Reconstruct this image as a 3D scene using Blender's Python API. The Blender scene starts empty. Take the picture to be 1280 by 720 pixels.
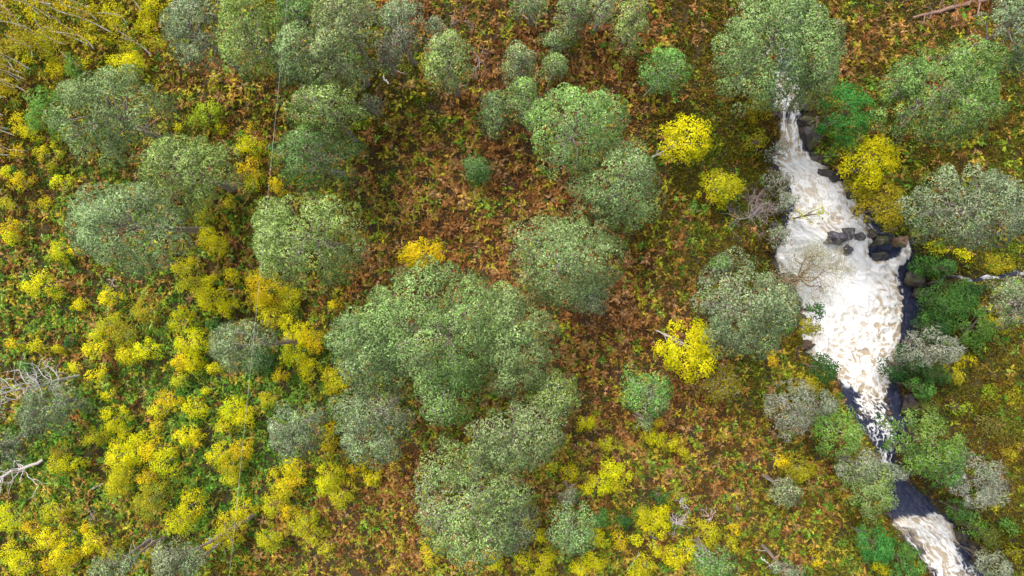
import bpy, math
import numpy as np

# ------------------------------------------------------------------ camera, sky, sun, exposure
H = 45.0            # flying height of the camera above the valley floor (m)
PPM = 20.0          # photograph pixels (1280 wide) per metre on the floor
scene = bpy.context.scene
col = scene.collection
cam_d = bpy.data.cameras.new("camera")
cam = bpy.data.objects.new("camera", cam_d)
col.objects.link(cam)
cam.location = (0, 0, H)
cam.rotation_euler = (0, 0, 0)
cam_d.sensor_fit = 'HORIZONTAL'
cam_d.angle = 2 * math.atan(640.0 / PPM / H)
cam_d.clip_end = 3000
scene.camera = cam
scene.render.resolution_x, scene.render.resolution_y = 1024, 576

SUN_EL, SUN_AZ = math.radians(60), math.radians(-35)     # azimuth clockwise from +Y (top of the picture)
world = bpy.data.worlds.new("World")
scene.world = world
world.use_nodes = True
wn, wl = world.node_tree.nodes, world.node_tree.links
bg = wn["Background"]
sky = wn.new("ShaderNodeTexSky")
sky.sky_type = 'NISHITA'
sky.sun_disc = False
sky.sun_elevation = SUN_EL
sky.sun_rotation = SUN_AZ
sky.air_density, sky.dust_density, sky.ozone_density = 1.0, 3.0, 1.0
hs = wn.new("ShaderNodeHueSaturation")
hs.inputs["Saturation"].default_value = 0.35
wl.new(sky.outputs[0], hs.inputs["Color"])
wl.new(hs.outputs[0], bg.inputs["Color"])
bg.inputs["Strength"].default_value = 0.15
sun_d = bpy.data.lights.new("sun", 'SUN')
sun_d.energy = 1.5
sun_d.angle = math.radians(22)
sun_d.color = (1.0, 0.95, 0.87)
sun = bpy.data.objects.new("sun", sun_d)
col.objects.link(sun)
sun.location = (-20, 30, 60)
sun.rotation_euler = (math.pi / 2 - SUN_EL, 0, -SUN_AZ + math.pi)
vs = scene.view_settings
vs.view_transform = 'Standard'
vs.look = 'None'
vs.gamma = 1.0
vs.exposure = 1.3
vs.use_curve_mapping = False

rng = np.random.default_rng(11)
U = lambda a, b, n=None: rng.uniform(a, b, n)

# ------------------------------------------------------------------ small helpers
def W(px, py, z=0.0):
    s = (H - z) / H / PPM
    return (px - 640.0) * s, (360.0 - py) * s

def to_px(x, y, z=0.0):
    s = PPM * H / (H - z)
    return 640.0 + x * s, 360.0 - y * s

def hash2(ix, iy, seed):
    h = (ix.astype(np.int64) * 374761393 + iy.astype(np.int64) * 668265263 + seed * 1274126177) & 0xFFFFFFFF
    h = ((h ^ (h >> 13)) * 1274126177) & 0xFFFFFFFF
    h = h ^ (h >> 16)
    return (h & 0xFFFFFF) / float(0xFFFFFF)

def vnoise(x, y, seed=0):
    x = np.asarray(x, float); y = np.asarray(y, float)
    ix, iy = np.floor(x), np.floor(y)
    fx, fy = x - ix, y - iy
    fx = fx * fx * fx * (fx * (fx * 6 - 15) + 10); fy = fy * fy * fy * (fy * (fy * 6 - 15) + 10)
    a, b = hash2(ix, iy, seed), hash2(ix + 1, iy, seed)
    c, d = hash2(ix, iy + 1, seed), hash2(ix + 1, iy + 1, seed)
    return (a * (1 - fx) + b * fx) * (1 - fy) + (c * (1 - fx) + d * fx) * fy

def fbm(x, y, seed=0, octv=4):
    v, amp, tot, f = 0.0, 1.0, 0.0, 1.0
    for o in range(octv):
        v = v + amp * vnoise(x * f + 17.3 * o, y * f - 9.1 * o, seed + o)
        tot += amp; amp *= 0.55; f *= 2.03
    return v / tot

def ridge(x, y, seed=0, octv=3):
    v, amp, tot, f = 0.0, 1.0, 0.0, 1.0
    for o in range(octv):
        v = v + amp * (1 - np.abs(2 * vnoise(x * f + 5.7 * o, y * f + 3.3 * o, seed + o) - 1))
        tot += amp; amp *= 0.6; f *= 2.1
    return v / tot

def sstep(a, b, x):
    t = np.clip((x - a) / (b - a), 0, 1)
    return t * t * (3 - 2 * t)

def norm(v):
    return v / np.maximum(np.linalg.norm(v, axis=-1, keepdims=True), 1e-9)

def mesh_from(name, verts, faces, colors=None, smooth=False, attrs=None, normals=None):
    """verts (n,3); faces: (m,k) array or a list of such arrays; colors (n,3)"""
    me = bpy.data.meshes.new(name)
    if isinstance(faces, np.ndarray):
        faces = [faces]
    faces = [f for f in faces if len(f)]
    verts = np.asarray(verts, np.float32)
    if normals is not None:
        out_ = []
        for f in faces:
            g = np.cross(verts[f[:, 1]] - verts[f[:, 0]], verts[f[:, 2]] - verts[f[:, 0]])
            w = (g * np.asarray(normals)[f[:, 0]]).sum(1) < 0
            f = f.copy(); f[w] = f[w][:, ::-1]
            out_.append(f)
        faces = out_
    me.vertices.add(len(verts))
    me.vertices.foreach_set("co", verts.ravel())
    idx = np.concatenate([f.ravel() for f in faces]).astype(np.int32)
    tot = np.concatenate([np.full(len(f), f.shape[1], np.int32) for f in faces])
    start = np.concatenate([[0], np.cumsum(tot)[:-1]]).astype(np.int32)
    me.loops.add(len(idx))
    me.loops.foreach_set("vertex_index", idx)
    me.polygons.add(len(tot))
    me.polygons.foreach_set("loop_start", start)
    if smooth:
        me.polygons.foreach_set("use_smooth", np.ones(len(tot), bool))
    if colors is not None:
        a = me.color_attributes.new("Col", 'FLOAT_COLOR', 'POINT')
        c = np.ones((len(verts), 4), np.float32); c[:, :3] = np.clip(colors, 0, 1)
        a.data.foreach_set("color", c.ravel())
    for k, v in (attrs or {}).items():
        a = me.attributes.new(k, 'FLOAT', 'POINT')
        a.data.foreach_set("value", np.asarray(v, np.float32))
    me.update(calc_edges=True)
    me.validate()
    if normals is not None:
        a = me.attributes.new("custom_normal", 'FLOAT_VECTOR', 'POINT')
        a.data.foreach_set("vector", np.asarray(normals, np.float32).ravel())
    return me

def obj(name, me, mat, parent=None, loc=(0, 0, 0)):
    o = bpy.data.objects.new(name, me)
    col.objects.link(o)
    if mat is not None and me is not None and not me.materials:
        me.materials.append(mat)
    o.location = loc
    if parent is not None:
        o.parent = parent
    return o

def tag(o, label=None, cat=None, group=None, kind=None):
    if label: o["label"] = label
    if cat: o["category"] = cat
    if group: o["group"] = group
    if kind: o["kind"] = kind
    return o

def thing(name, loc, label, cat, group=None):
    o = bpy.data.objects.new(name, None)
    col.objects.link(o)
    o.empty_display_size = 0.3
    o.location = loc
    return tag(o, label, cat, group)

class Tubes:
    """collects tapered tubes into one mesh"""
    def __init__(s): s.v, s.f, s.c, s.n = [], [], [], 0
    def add(s, pts, radii, sides=6, color=(1, 1, 1)):
        pts = np.asarray(pts, float); m = len(pts)
        radii = np.asarray(radii, float)
        t = np.gradient(pts, axis=0); t = norm(t)
        up = np.where(np.abs(t[:, 2:3]) > 0.9, np.array([[1.0, 0, 0]]), np.array([[0, 0, 1.0]]))
        a = norm(np.cross(t, up)); b = np.cross(t, a)
        ang = np.arange(sides) * 2 * math.pi / sides
        ring = pts[:, None] + radii[:, None, None] * (np.cos(ang)[None, :, None] * a[:, None] + np.sin(ang)[None, :, None] * b[:, None])
        s.v.append(ring.reshape(-1, 3))
        i = np.arange(m - 1)[:, None] * sides + np.arange(sides)[None]
        j = np.arange(m - 1)[:, None] * sides + (np.arange(sides)[None] + 1) % sides
        s.f.append((np.stack([i, j, j + sides, i + sides], -1).reshape(-1, 4)) + s.n)
        c = np.asarray(color, float)
        c = np.broadcast_to(c, (m, 3)) if c.ndim == 1 else c
        s.c.append(np.repeat(c, sides, 0))
        s.n += m * sides
    def mesh(s, name):
        return mesh_from(name, np.concatenate(s.v), np.concatenate(s.f), np.concatenate(s.c), smooth=True)

def blades(P, D, L, Wd, C):
    """one triangle per needle / pinna"""
    n = len(P)
    S = norm(np.cross(D, norm(rng.normal(size=(n, 3)))))
    V = np.stack([P - S * (Wd / 2)[:, None], P + S * (Wd / 2)[:, None], P + D * L[:, None]], 1).reshape(-1, 3)
    return V, np.arange(3 * n).reshape(-1, 3), np.repeat(C, 3, 0)

def leaves(P, Nrm, L, Wd, C):
    """one folded rhombus per leaf, lying across its normal"""
    n = len(P)
    D = norm(np.cross(Nrm, norm(rng.normal(size=(n, 3)))))
    S = norm(np.cross(Nrm, D))
    l, w = L[:, None], Wd[:, None]
    V = np.stack([P - D * l / 2, P + S * w / 2 + Nrm * w * 0.15, P + D * l / 2, P - S * w / 2 + Nrm * w * 0.15], 1).reshape(-1, 3)
    return V, np.arange(4 * n).reshape(-1, 4), np.repeat(C, 4, 0)

def rand_dirs(n, zmin=-0.25):
    z = U(zmin, 1, n); a = U(0, 2 * math.pi, n); r = np.sqrt(1 - z * z)
    return np.stack([r * np.cos(a), r * np.sin(a), z], 1)

# ------------------------------------------------------------------ materials
def new_mat(name):
    m = bpy.data.materials.new(name)
    m.use_nodes = True
    return m, m.node_tree.nodes, m.node_tree.links, m.node_tree.nodes["Principled BSDF"]

def foliage_mat(name, rough=0.6, trans=0.3, var=0.25, scale=9.0, spec=0.3):
    m, n, l, p = new_mat(name)
    at = n.new("ShaderNodeAttribute"); at.attribute_name = "Col"
    geo = n.new("ShaderNodeNewGeometry")
    tx = n.new("ShaderNodeTexNoise"); tx.inputs["Scale"].default_value = scale; tx.inputs["Detail"].default_value = 3
    l.new(geo.outputs["Position"], tx.inputs["Vector"])
    mr = n.new("ShaderNodeMapRange"); mr.inputs[1].default_value = 0.3; mr.inputs[2].default_value = 0.7
    mr.inputs[3].default_value = 1 - var; mr.inputs[4].default_value = 1 + var
    l.new(tx.outputs["Fac"], mr.inputs[0])
    mx = n.new("ShaderNodeVectorMath"); mx.operation = 'SCALE'
    l.new(at.outputs["Color"], mx.inputs[0]); l.new(mr.outputs[0], mx.inputs["Scale"])
    l.new(mx.outputs[0], p.inputs["Base Color"])
    p.inputs["Roughness"].default_value = rough
    p.inputs["Specular IOR Level"].default_value = spec
    tr = n.new("ShaderNodeBsdfTranslucent"); l.new(mx.outputs[0], tr.inputs["Color"])
    ms = n.new("ShaderNodeMixShader"); ms.inputs[0].default_value = trans
    l.new(p.outputs[0], ms.inputs[1]); l.new(tr.outputs[0], ms.inputs[2])
    l.new(ms.outputs[0], n["Material Output"].inputs["Surface"])
    return m

def bark_mat(name, scale=14.0, dark=0.5, light=1.3):
    m, n, l, p = new_mat(name)
    at = n.new("ShaderNodeAttribute"); at.attribute_name = "Col"
    geo = n.new("ShaderNodeNewGeometry")
    tx = n.new("ShaderNodeTexNoise"); tx.inputs["Scale"].default_value = scale; tx.inputs["Detail"].default_value = 5
    l.new(geo.outputs["Position"], tx.inputs["Vector"])
    mr = n.new("ShaderNodeMapRange"); mr.inputs[1].default_value = 0.35; mr.inputs[2].default_value = 0.65
    mr.inputs[3].default_value = dark; mr.inputs[4].default_value = light
    l.new(tx.outputs["Fac"], mr.inputs[0])
    mx = n.new("ShaderNodeVectorMath"); mx.operation = 'SCALE'
    l.new(at.outputs["Color"], mx.inputs[0]); l.new(mr.outputs[0], mx.inputs["Scale"])
    l.new(mx.outputs[0], p.inputs["Base Color"])
    p.inputs["Roughness"].default_value = 0.85
    bp = n.new("ShaderNodeBump"); bp.inputs["Strength"].default_value = 0.6; bp.inputs["Distance"].default_value = 0.03
    l.new(tx.outputs["Fac"], bp.inputs["Height"]); l.new(bp.outputs[0], p.inputs["Normal"])
    return m

M_PINE = foliage_mat("pine_needles", 0.6, 0.22, 0.25, 1.6, 0.12)
M_LEAF = foliage_mat("birch_leaf", 0.6, 0.38, 0.22, 3.0, 0.12)
M_FERN = foliage_mat("bracken_frond", 0.8, 0.25, 0.35, 5.0, 0.06)
M_LOW = foliage_mat("low_heather", 0.9, 0.2, 0.35, 5.0, 0.05)
M_BARK = bark_mat("bark")
M_DEAD = bark_mat("weathered_wood", 20, 0.55, 1.25)

def ground_mat():
    m, n, l, p = new_mat("forest_floor")
    at = n.new("ShaderNodeAttribute"); at.attribute_name = "Col"
    geo = n.new("ShaderNodeNewGeometry")
    t1 = n.new("ShaderNodeTexNoise"); t1.inputs["Scale"].default_value = 3.2; t1.inputs["Detail"].default_value = 8; t1.inputs["Roughness"].default_value = 0.7
    l.new(geo.outputs["Position"], t1.inputs["Vector"])
    mr = n.new("ShaderNodeMapRange"); mr.inputs[1].default_value = 0.3; mr.inputs[2].default_value = 0.7
    mr.inputs[3].default_value = 0.35; mr.inputs[4].default_value = 1.7
    l.new(t1.outputs["Fac"], mr.inputs[0])
    sc = n.new("ShaderNodeVectorMath"); sc.operation = 'SCALE'
    l.new(at.outputs["Color"], sc.inputs[0]); l.new(mr.outputs[0], sc.inputs["Scale"])
    t2 = n.new("ShaderNodeTexNoise"); t2.inputs["Scale"].default_value = 1.1; t2.inputs["Detail"].default_value = 6
    l.new(geo.outputs["Position"], t2.inputs["Vector"])
    r2 = n.new("ShaderNodeMapRange"); r2.inputs[1].default_value = 0.5; r2.inputs[2].default_value = 0.68
    l.new(t2.outputs["Fac"], r2.inputs[0])
    mx = n.new("ShaderNodeMix"); mx.data_type = 'RGBA'
    mx.inputs["B"].default_value = (0.018, 0.009, 0.004, 1)
    l.new(r2.outputs[0], mx.inputs["Factor"]); l.new(sc.outputs[0], mx.inputs["A"])
    l.new(mx.outputs["Result"], p.inputs["Base Color"])
    p.inputs["Roughness"].default_value = 0.95
    bp = n.new("ShaderNodeBump"); bp.inputs["Strength"].default_value = 0.9; bp.inputs["Distance"].default_value = 0.12
    l.new(t1.outputs["Fac"], bp.inputs["Height"]); l.new(bp.outputs[0], p.inputs["Normal"])
    return m

def rock_mat():
    m, n, l, p = new_mat("wet_rock")
    at = n.new("ShaderNodeAttribute"); at.attribute_name = "Col"
    geo = n.new("ShaderNodeNewGeometry")
    t1 = n.new("ShaderNodeTexNoise"); t1.inputs["Scale"].default_value = 2.6; t1.inputs["Detail"].default_value = 9; t1.inputs["Roughness"].default_value = 0.68
    l.new(geo.outputs["Position"], t1.inputs["Vector"])
    mr = n.new("ShaderNodeMapRange"); mr.inputs[1].default_value = 0.3; mr.inputs[2].default_value = 0.72
    mr.inputs[3].default_value = 0.3; mr.inputs[4].default_value = 1.9
    l.new(t1.outputs["Fac"], mr.inputs[0])
    sc = n.new("ShaderNodeVectorMath"); sc.operation = 'SCALE'
    l.new(at.outputs["Color"], sc.inputs[0]); l.new(mr.outputs[0], sc.inputs["Scale"])
    t3 = n.new("ShaderNodeTexNoise"); t3.inputs["Scale"].default_value = 1.3; t3.inputs["Detail"].default_value = 7
    l.new(geo.outputs["Position"], t3.inputs["Vector"])
    r3 = n.new("ShaderNodeMapRange"); r3.inputs[1].default_value = 0.5; r3.inputs[2].default_value = 0.62; r3.inputs[4].default_value = 0.85
    l.new(t3.outputs["Fac"], r3.inputs[0])
    mo = n.new("ShaderNodeMix"); mo.data_type = 'RGBA'; mo.inputs["B"].default_value = (0.060, 0.058, 0.016, 1)
    l.new(r3.outputs[0], mo.inputs["Factor"]); l.new(sc.outputs[0], mo.inputs["A"])
    l.new(mo.outputs["Result"], p.inputs["Base Color"])
    p.inputs["Roughness"].default_value = 0.5
    bp = n.new("ShaderNodeBump"); bp.inputs["Strength"].default_value = 0.8; bp.inputs["Distance"].default_value = 0.08
    l.new(t1.outputs["Fac"], bp.inputs["Height"]); l.new(bp.outputs[0], p.inputs["Normal"])
    return m

def water_mat():
    m, n, l, p = new_mat("white_water")
    fo = n.new("ShaderNodeAttribute"); fo.attribute_name = "foam"
    br = n.new("ShaderNodeAttribute"); br.attribute_name = "peat"
    geo = n.new("ShaderNodeNewGeometry")
    t1 = n.new("ShaderNodeTexNoise"); t1.inputs["Scale"].default_value = 12.0; t1.inputs["Detail"].default_value = 9; t1.inputs["Roughness"].default_value = 0.7
    t1.inputs["Distortion"].default_value = 1.2
    l.new(geo.outputs["Position"], t1.inputs["Vector"])
    def broken(src, k, lo, hi):     # edge of a foam layer broken up by fine noise
        ad = n.new("ShaderNodeMath"); ad.operation = 'MULTIPLY_ADD'; ad.inputs[1].default_value = k
        l.new(t1.outputs["Fac"], ad.inputs[0])
        sb = n.new("ShaderNodeMath"); sb.operation = 'SUBTRACT'; sb.inputs[1].default_value = k / 2
        l.new(src.outputs["Fac"], sb.inputs[0]); l.new(sb.outputs[0], ad.inputs[2])
        q = n.new("ShaderNodeMapRange"); q.interpolation_type = 'SMOOTHSTEP'
        q.inputs[1].default_value = lo; q.inputs[2].default_value = hi
        l.new(ad.outputs[0], q.inputs[0])
        return q
    air = broken(br, 0.45, 0.1, 1.0)     # peaty water full of air
    mk = broken(fo, 0.7, 0.0, 1.0)      # thick white foam
    fc = n.new("ShaderNodeMix"); fc.data_type = 'RGBA'
    fc.inputs["A"].default_value = (0.016, 0.020, 0.042, 1); fc.inputs["B"].default_value = (0.34, 0.275, 0.19, 1)
    l.new(air.outputs[0], fc.inputs["Factor"])
    cm = n.new("ShaderNodeMix"); cm.data_type = 'RGBA'
    cm.inputs["B"].default_value = (0.59, 0.59, 0.59, 1)
    l.new(mk.outputs[0], cm.inputs["Factor"]); l.new(fc.outputs["Result"], cm.inputs["A"])
    l.new(cm.outputs["Result"], p.inputs["Base Color"])
    rg = n.new("ShaderNodeMapRange"); rg.inputs[3].default_value = 0.12; rg.inputs[4].default_value = 0.75
    l.new(mk.outputs[0], rg.inputs[0]); l.new(rg.outputs[0], p.inputs["Roughness"])
    p.inputs["IOR"].default_value = 1.33
    bp = n.new("ShaderNodeBump"); bp.inputs["Strength"].default_value = 0.22; bp.inputs["Distance"].default_value = 0.05
    l.new(t1.outputs["Fac"], bp.inputs["Height"]); l.new(bp.outputs[0], p.inputs["Normal"])
    return m

M_GROUND, M_ROCK, M_WATER = ground_mat(), rock_mat(), water_mat()

# ------------------------------------------------------------------ river course (photograph rows: left bank, right bank, water level)
RV = np.array([
    (-300, 1010, 1030, 3.2), (-60, 995, 1014, 1.8), (60, 978, 998, 1.2), (90, 966, 1000, 1.05), (100, 964, 1003, 1.0), (130, 966, 1000, 0.8), (160, 974, 1000, 0.45),
    (185, 967, 1006, 0.15), (200, 965, 1018, 0.0), (215, 976, 1046, -0.1), (230, 984, 1056, -0.15), (260, 989, 1074, -0.3), (280, 982, 1092, -0.5), (300, 976, 1135, -0.9),
    (322, 966, 1142, -1.8), (345, 972, 1148, -2.5), (380, 1002, 1150, -2.65), (420, 1000, 1146, -2.7), (440, 1006, 1140, -2.7), (460, 1034, 1122, -2.72),
    (480, 1050, 1120, -2.75), (500, 1050, 1128, -2.8), (520, 1066, 1136, -2.85), (545, 1085, 1126, -2.95), (575, 1097, 1116, -3.1), (600, 1110, 1128, -3.15),
    (620, 1112, 1158, -3.18), (640, 1108, 1172, -3.25), (655, 1112, 1192, -3.7), (680, 1134, 1212, -4.3), (700, 1150, 1222, -4.55), (720, 1160, 1226, -4.7),
    (800, 1195, 1265, -5.3), (1000, 1260, 1340, -6.6)], float)
rv_l = lambda py: np.interp(py, RV[:, 0], RV[:, 1])
rv_r = lambda py: np.interp(py, RV[:, 0], RV[:, 2])
rv_z = lambda py: np.interp(py, RV[:, 0], RV[:, 3])
BROOK = np.array([(1330, 336), (1290, 344), (1268, 340), (1250, 347), (1234, 346), (1222, 351), (1208, 345), (1196, 344), (1186, 352), (1180, 355), (1174, 364), (1160, 366), (1144, 368)], float)

def seg_dist(px, py, P):
    best = np.full(np.shape(px), 1e9)
    for a, b in zip(P[:-1], P[1:]):
        ab = b - a
        t = np.clip(((px - a[0]) * ab[0] + (py - a[1]) * ab[1]) / (ab @ ab), 0, 1)
        best = np.minimum(best, np.hypot(px - a[0] - t * ab[0], py - a[1] - t * ab[1]))
    return best

def bank_dist(x, y):
    """metres from the water's edge (negative inside), and the water level there"""
    py = 360 - np.asarray(y, float) * PPM
    for _ in range(3):
        zw = rv_z(py)
        px, py = to_px(x, y, zw)
    zw = rv_z(py)
    e = (fbm(np.asarray(x) * 0.9, np.asarray(y) * 0.9, 71, 3) - 0.5) * 16
    d = np.maximum(rv_l(py) + e - px, px - rv_r(py) + e) / PPM * (H - zw) / H
    return d, zw

def ground_z(x, y, brook=True):
    x = np.asarray(x, float); y = np.asarray(y, float)
    base = (fbm(x * 0.11, y * 0.11, 3, 3) - 0.5) * 1.6 + (fbm(x * 0.6, y * 0.6, 9, 3) - 0.5) * 0.5
    d, zw = bank_dist(x, y)
    top = np.maximum(base, zw + 0.55 + (fbm(x * 0.8, y * 0.8, 33, 2) - 0.5) * 0.5)
    width = np.clip(0.9 + (top - zw) * 1.05, 1.2, 6.0)
    t = sstep(-0.45, 1.0, d / width)
    t2 = np.clip(d / width, -1, 1)
    k = np.where(d < 0, 0.0, np.power(np.clip(t2, 0, 1), 0.7))
    z = np.where(d < 0, zw - 0.15 - np.clip(-d, 0, 1.0) * 0.5, zw - 0.15 + (top - zw + 0.15) * k)
    if brook:
        px, py = to_px(x, y, z)
        z = z - 0.35 * np.exp(-(seg_dist(px, py, BROOK) / 8.0) ** 2)
    return z

# ------------------------------------------------------------------ what grows where: soft patches in photograph coordinates
#        brown  lime  green  heath(olive)
PATCH = [
    (600, 230, 120, 110, (3.0, 0.9, 0.15, 0.2)), (520, 190, 70, 60, (1.6, 1.8, 0.3, 0.2)), (480, 240, 50, 50, (1.5, 1.6, 0.3, 0.1)), (640, 40, 130, 60, (2.6, 0.5, 0.2, 0.6)),
    (760, 100, 70, 50, (2.4, 0.9, 0.2, 0.6)), (780, 410, 80, 80, (2.8, 0.6, 0.1, 0.3)), (850, 540, 110, 80, (3.2, 1.2, 0.3, 0.3)),
    (440, 640, 90, 70, (2.4, 1.3, 0.2, 0.2)), (430, 700, 90, 40, (2.2, 1.8, 0.2, 0.1)), (250, 100, 70, 40, (2.4, 0.6, 0.2, 0.8)),
    (110, 60, 130, 80, (0.5, 1.9, 0.3, 1.9)), (30, 200, 60, 80, (1.2, 0.5, 0.5, 1.8)), (70, 400, 110, 110, (1.6, 0.9, 1.5, 0.3)), (60, 290, 80, 60, (1.5, 0.6, 1.2, 0.4)),
    (190, 370, 110, 60, (1.0, 1.1, 1.5, 0.3)), (290, 300, 60, 60, (1.3, 0.7, 0.6, 1.0)), (250, 570, 130, 80, (0.5, 0.9, 3.0, 0.2)),
    (120, 620, 110, 80, (0.8, 1.2, 2.2, 0.6)), (110, 500, 110, 60, (1.0, 0.6, 1.5, 0.8)), (60, 690, 100, 50, (0.8, 1.6, 1.2, 0.9)), (270, 700, 60, 40, (0.7, 0.7, 0.6, 1.8)),
    (480, 110, 60, 60, (0.6, 0.5, 0.4, 2.8)), (900, 200, 60, 140, (0.8, 0.4, 0.5, 2.8)), (840, 310, 60, 60, (1.2, 0.5, 0.3, 1.8)), (880, 60, 50, 60, (1.2, 0.3, 0.3, 2.0)),
    (740, 640, 120, 70, (1.2, 1.5, 0.6, 1.0)), (940, 640, 90, 80, (1.7, 1.2, 0.5, 1.2)), (960, 500, 40, 70, (0.8, 0.8, 0.4, 2.0)),
    (1150, 40, 120, 60, (2.2, 0.8, 0.2, 1.9)), (1250, 180, 70, 70, (1.2, 1.0, 0.2, 2.0)), (1200, 320, 90, 40, (0.6, 1.0, 1.0, 2.2)), (1240, 460, 60, 80, (0.9, 0.6, 0.6, 2.6)),
    (1250, 600, 70, 120, (0.7, 0.3, 0.5, 3.0)), (1230, 690, 80, 60, (0.5, 0.4, 0.8, 3.0)), (1000, 690, 80, 50, (0.9, 1.1, 0.7, 1.8)), (660, 170, 60, 80, (2.6, 0.6, 0.1, 0.4))]

def zones(px, py):
    w = np.zeros((len(px), 4)) + np.array([0.05, 0.04, 0.02, 0.06])
    for cx, cy, rx, ry, v in PATCH:
        g = np.exp(-(((px - cx) / rx) ** 2 + ((py - cy) / ry) ** 2))
        w += g[:, None] * np.array(v)
    return w / w.sum(1, keepdims=True)

# ------------------------------------------------------------------ ground sheet
def axis(inner, step, outer, grow):
    a = list(np.arange(0, inner + 1e-6, step)); s = step
    while a[-1] < outer:
        s *= grow; a.append(a[-1] + s)
    a = np.array(a)
    return np.concatenate([-a[:0:-1], a])
gx, gy = axis(45, 0.26, 900, 1.35), axis(30, 0.26, 900, 1.35)
X, Y = np.meshgrid(gx, gy)
xf, yf = X.ravel(), Y.ravel()
zf = ground_z(xf, yf)
far = np.maximum(np.abs(xf) - 48, np.abs(yf) - 34)
zf = np.where(far > 0, zf * np.exp(-np.clip(far, 0, 1e3) / 30), zf)
px, py = to_px(xf, yf, zf)
zw4 = zones(px, py)
GC = np.array([(0.032, 0.013, 0.004), (0.036, 0.023, 0.004), (0.022, 0.026, 0.006), (0.036, 0.030, 0.004)])
gc = zw4 @ GC
d_, _ = bank_dist(xf, yf)
rk = sstep(0.9, 0.0, d_)[:, None]
gc = gc * (1 - rk) + np.array([0.035, 0.025, 0.020]) * rk
nx, ny = len(gx), len(gy)
ii = (np.arange(ny - 1)[:, None] * nx + np.arange(nx - 1)[None]).ravel()
ground = obj("ground", mesh_from("ground", np.stack([xf, yf, zf], 1), np.stack([ii, ii + 1, ii + 1 + nx, ii + nx], 1), gc, True), M_GROUND)
tag(ground, kind="structure")

# ------------------------------------------------------------------ river with its falls
COV = [(985, 115, 22, 26, 0.55), (972, 120, 10, 18, 0.5), (990, 165, 20, 22, 0.55), (1000, 215, 45, 26, 1.1), (1020, 250, 50, 30, 1.2), (1000, 300, 40, 30, 0.9), (1066, 300, 20, 30, 0.9), (985, 315, 26, 20, .6), (992, 345, 20, 14, .5),
       (1062, 355, 62, 42, 1.4), (1050, 400, 58, 40, 1.4), (1085, 400, 42, 50, 0.9), (1065, 440, 52, 30, 1.05), (1080, 468, 30, 15, 0.6), (1085, 498, 24, 20, 0.36),
       (1096, 524, 22, 18, 0.32), (1106, 548, 12, 20, 0.35), (1105, 575, 10, 8, 0.6), (1129, 288, 5, 6, .9), (1135, 299, 5, 7, 1.1), (1135, 311, 6, 7, 1.1), (1127, 322, 7, 6, 1.1), (1115, 331, 9, 6, 1.1), (1103, 338, 9, 7, 0.9), (1148, 658, 30, 12, 0.75), (1128, 654, 16, 8, 0.5), (1165, 672, 26, 16, .35),
       (1180, 655, 14, 24, 0.75), (1175, 690, 28, 26, 0.5), (1195, 715, 26, 16, 0.42), (1210, 780, 40, 50, 0.5), 
       (1102, 314, 17, 12, -1.7), (1140, 390, 14, 60, -1.0), (1132, 470, 14, 60, -0.8), (1057, 500, 12, 24, -0.4), (1140, 625, 26, 16, -0.7), (1210, 690, 14, 26, -0.35), (1000, 150, 10, 8, -0.3), (1132, 345, 14, 14, -0.7)]
PEAT = [(1010, 240, 26, 20, 0.7), (1050, 268, 30, 16, 0.5), (1092, 425, 36, 26, 0.95), (1062, 456, 36, 16, 0.95), (1078, 500, 28, 18, 0.9), (1062, 412, 24, 20, 0.6), (985, 130, 22, 44, 0.8),
        (1168, 684, 36, 28, 0.95), (1150, 660, 20, 10, 0.35), (1108, 385, 20, 40, 0.85), (970, 205, 16, 20, 0.6), (1060, 300, 12, 14, 0.3), (1030, 440, 18, 14, 0.6), (1120, 350, 16, 14, .5)]
def blob(L, px, py):
    s = np.zeros_like(px)
    for cx, cy, rx, ry, a in L:
        s += a * np.exp(-(((px - cx) / rx) ** 2 + ((py - cy) / ry) ** 2))
    return s
vy = np.concatenate([np.arange(-200, -20, 4.0), np.arange(-20, 760, 1.15), np.arange(760, 940, 4.0)])
nu = 190
uu = np.linspace(-0.12, 1.12, nu)
PY = np.repeat(vy, nu).reshape(-1, nu)
PXr = rv_l(PY) + (rv_r(PY) - rv_l(PY)) * uu[None]
z0 = rv_z(PY)
pxr, pyr, z0 = PXr.ravel(), PY.ravel(), z0.ravel()
xr, yr = W(pxr, pyr, z0)
cov = np.clip(blob(COV, pxr, pyr), 0, 1.0)
edge = np.minimum(pxr - rv_l(pyr), rv_r(pyr) - pxr)
cov = cov * sstep(-0.5, 1.3, edge / 5.0 + 1.5 * (fbm(xr * 1.6, yr * 1.6, 271, 4) - 0.5)) + 0.15
ax_, al_ = (pxr - 0.5 * (rv_l(pyr) + rv_r(pyr))) / 20, pyr / 20      # metres across and along the flow
wa = ax_ + 0.45 * (fbm(xr * 1.1, yr * 1.1, 41, 3) - 0.5); wb = al_ + 0.6 * (fbm(xr * 1.1, yr * 1.1, 47, 3) - 0.5)
wx, wy = wa, wb
streak = ridge(wa * 4.2, wb * 0.9, 51, 4)                 # threads drawn out along the flow
froth = ridge(wa * 3.6 + 1.2 * fbm(wa * 2, wb * 2, 58, 2), wb * 3.0, 151, 4)   # boiling net of foam
fallz = np.clip(np.exp(-((pyr - 318) / 34) ** 2) + np.exp(-((pyr - 680) / 34) ** 2) + np.exp(-((pyr - 150) / 60) ** 2), 0, 1)
net = froth * (1 - 0.7 * fallz) + streak * 0.7 * fallz
net = (net - 0.45) / 0.32
big0 = fbm(wa * 1.7, wb * 1.7, 257, 3)
fine = (ridge(wa * 9 + 2 * big0, wb * 6.5, 251, 3) - 0.5) * 2
big = (fbm(wa * 0.9, wb * 0.6, 61, 5) - 0.5) * 2.4
tan = np.clip(blob(PEAT, pxr, pyr), 0, 1)
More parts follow.
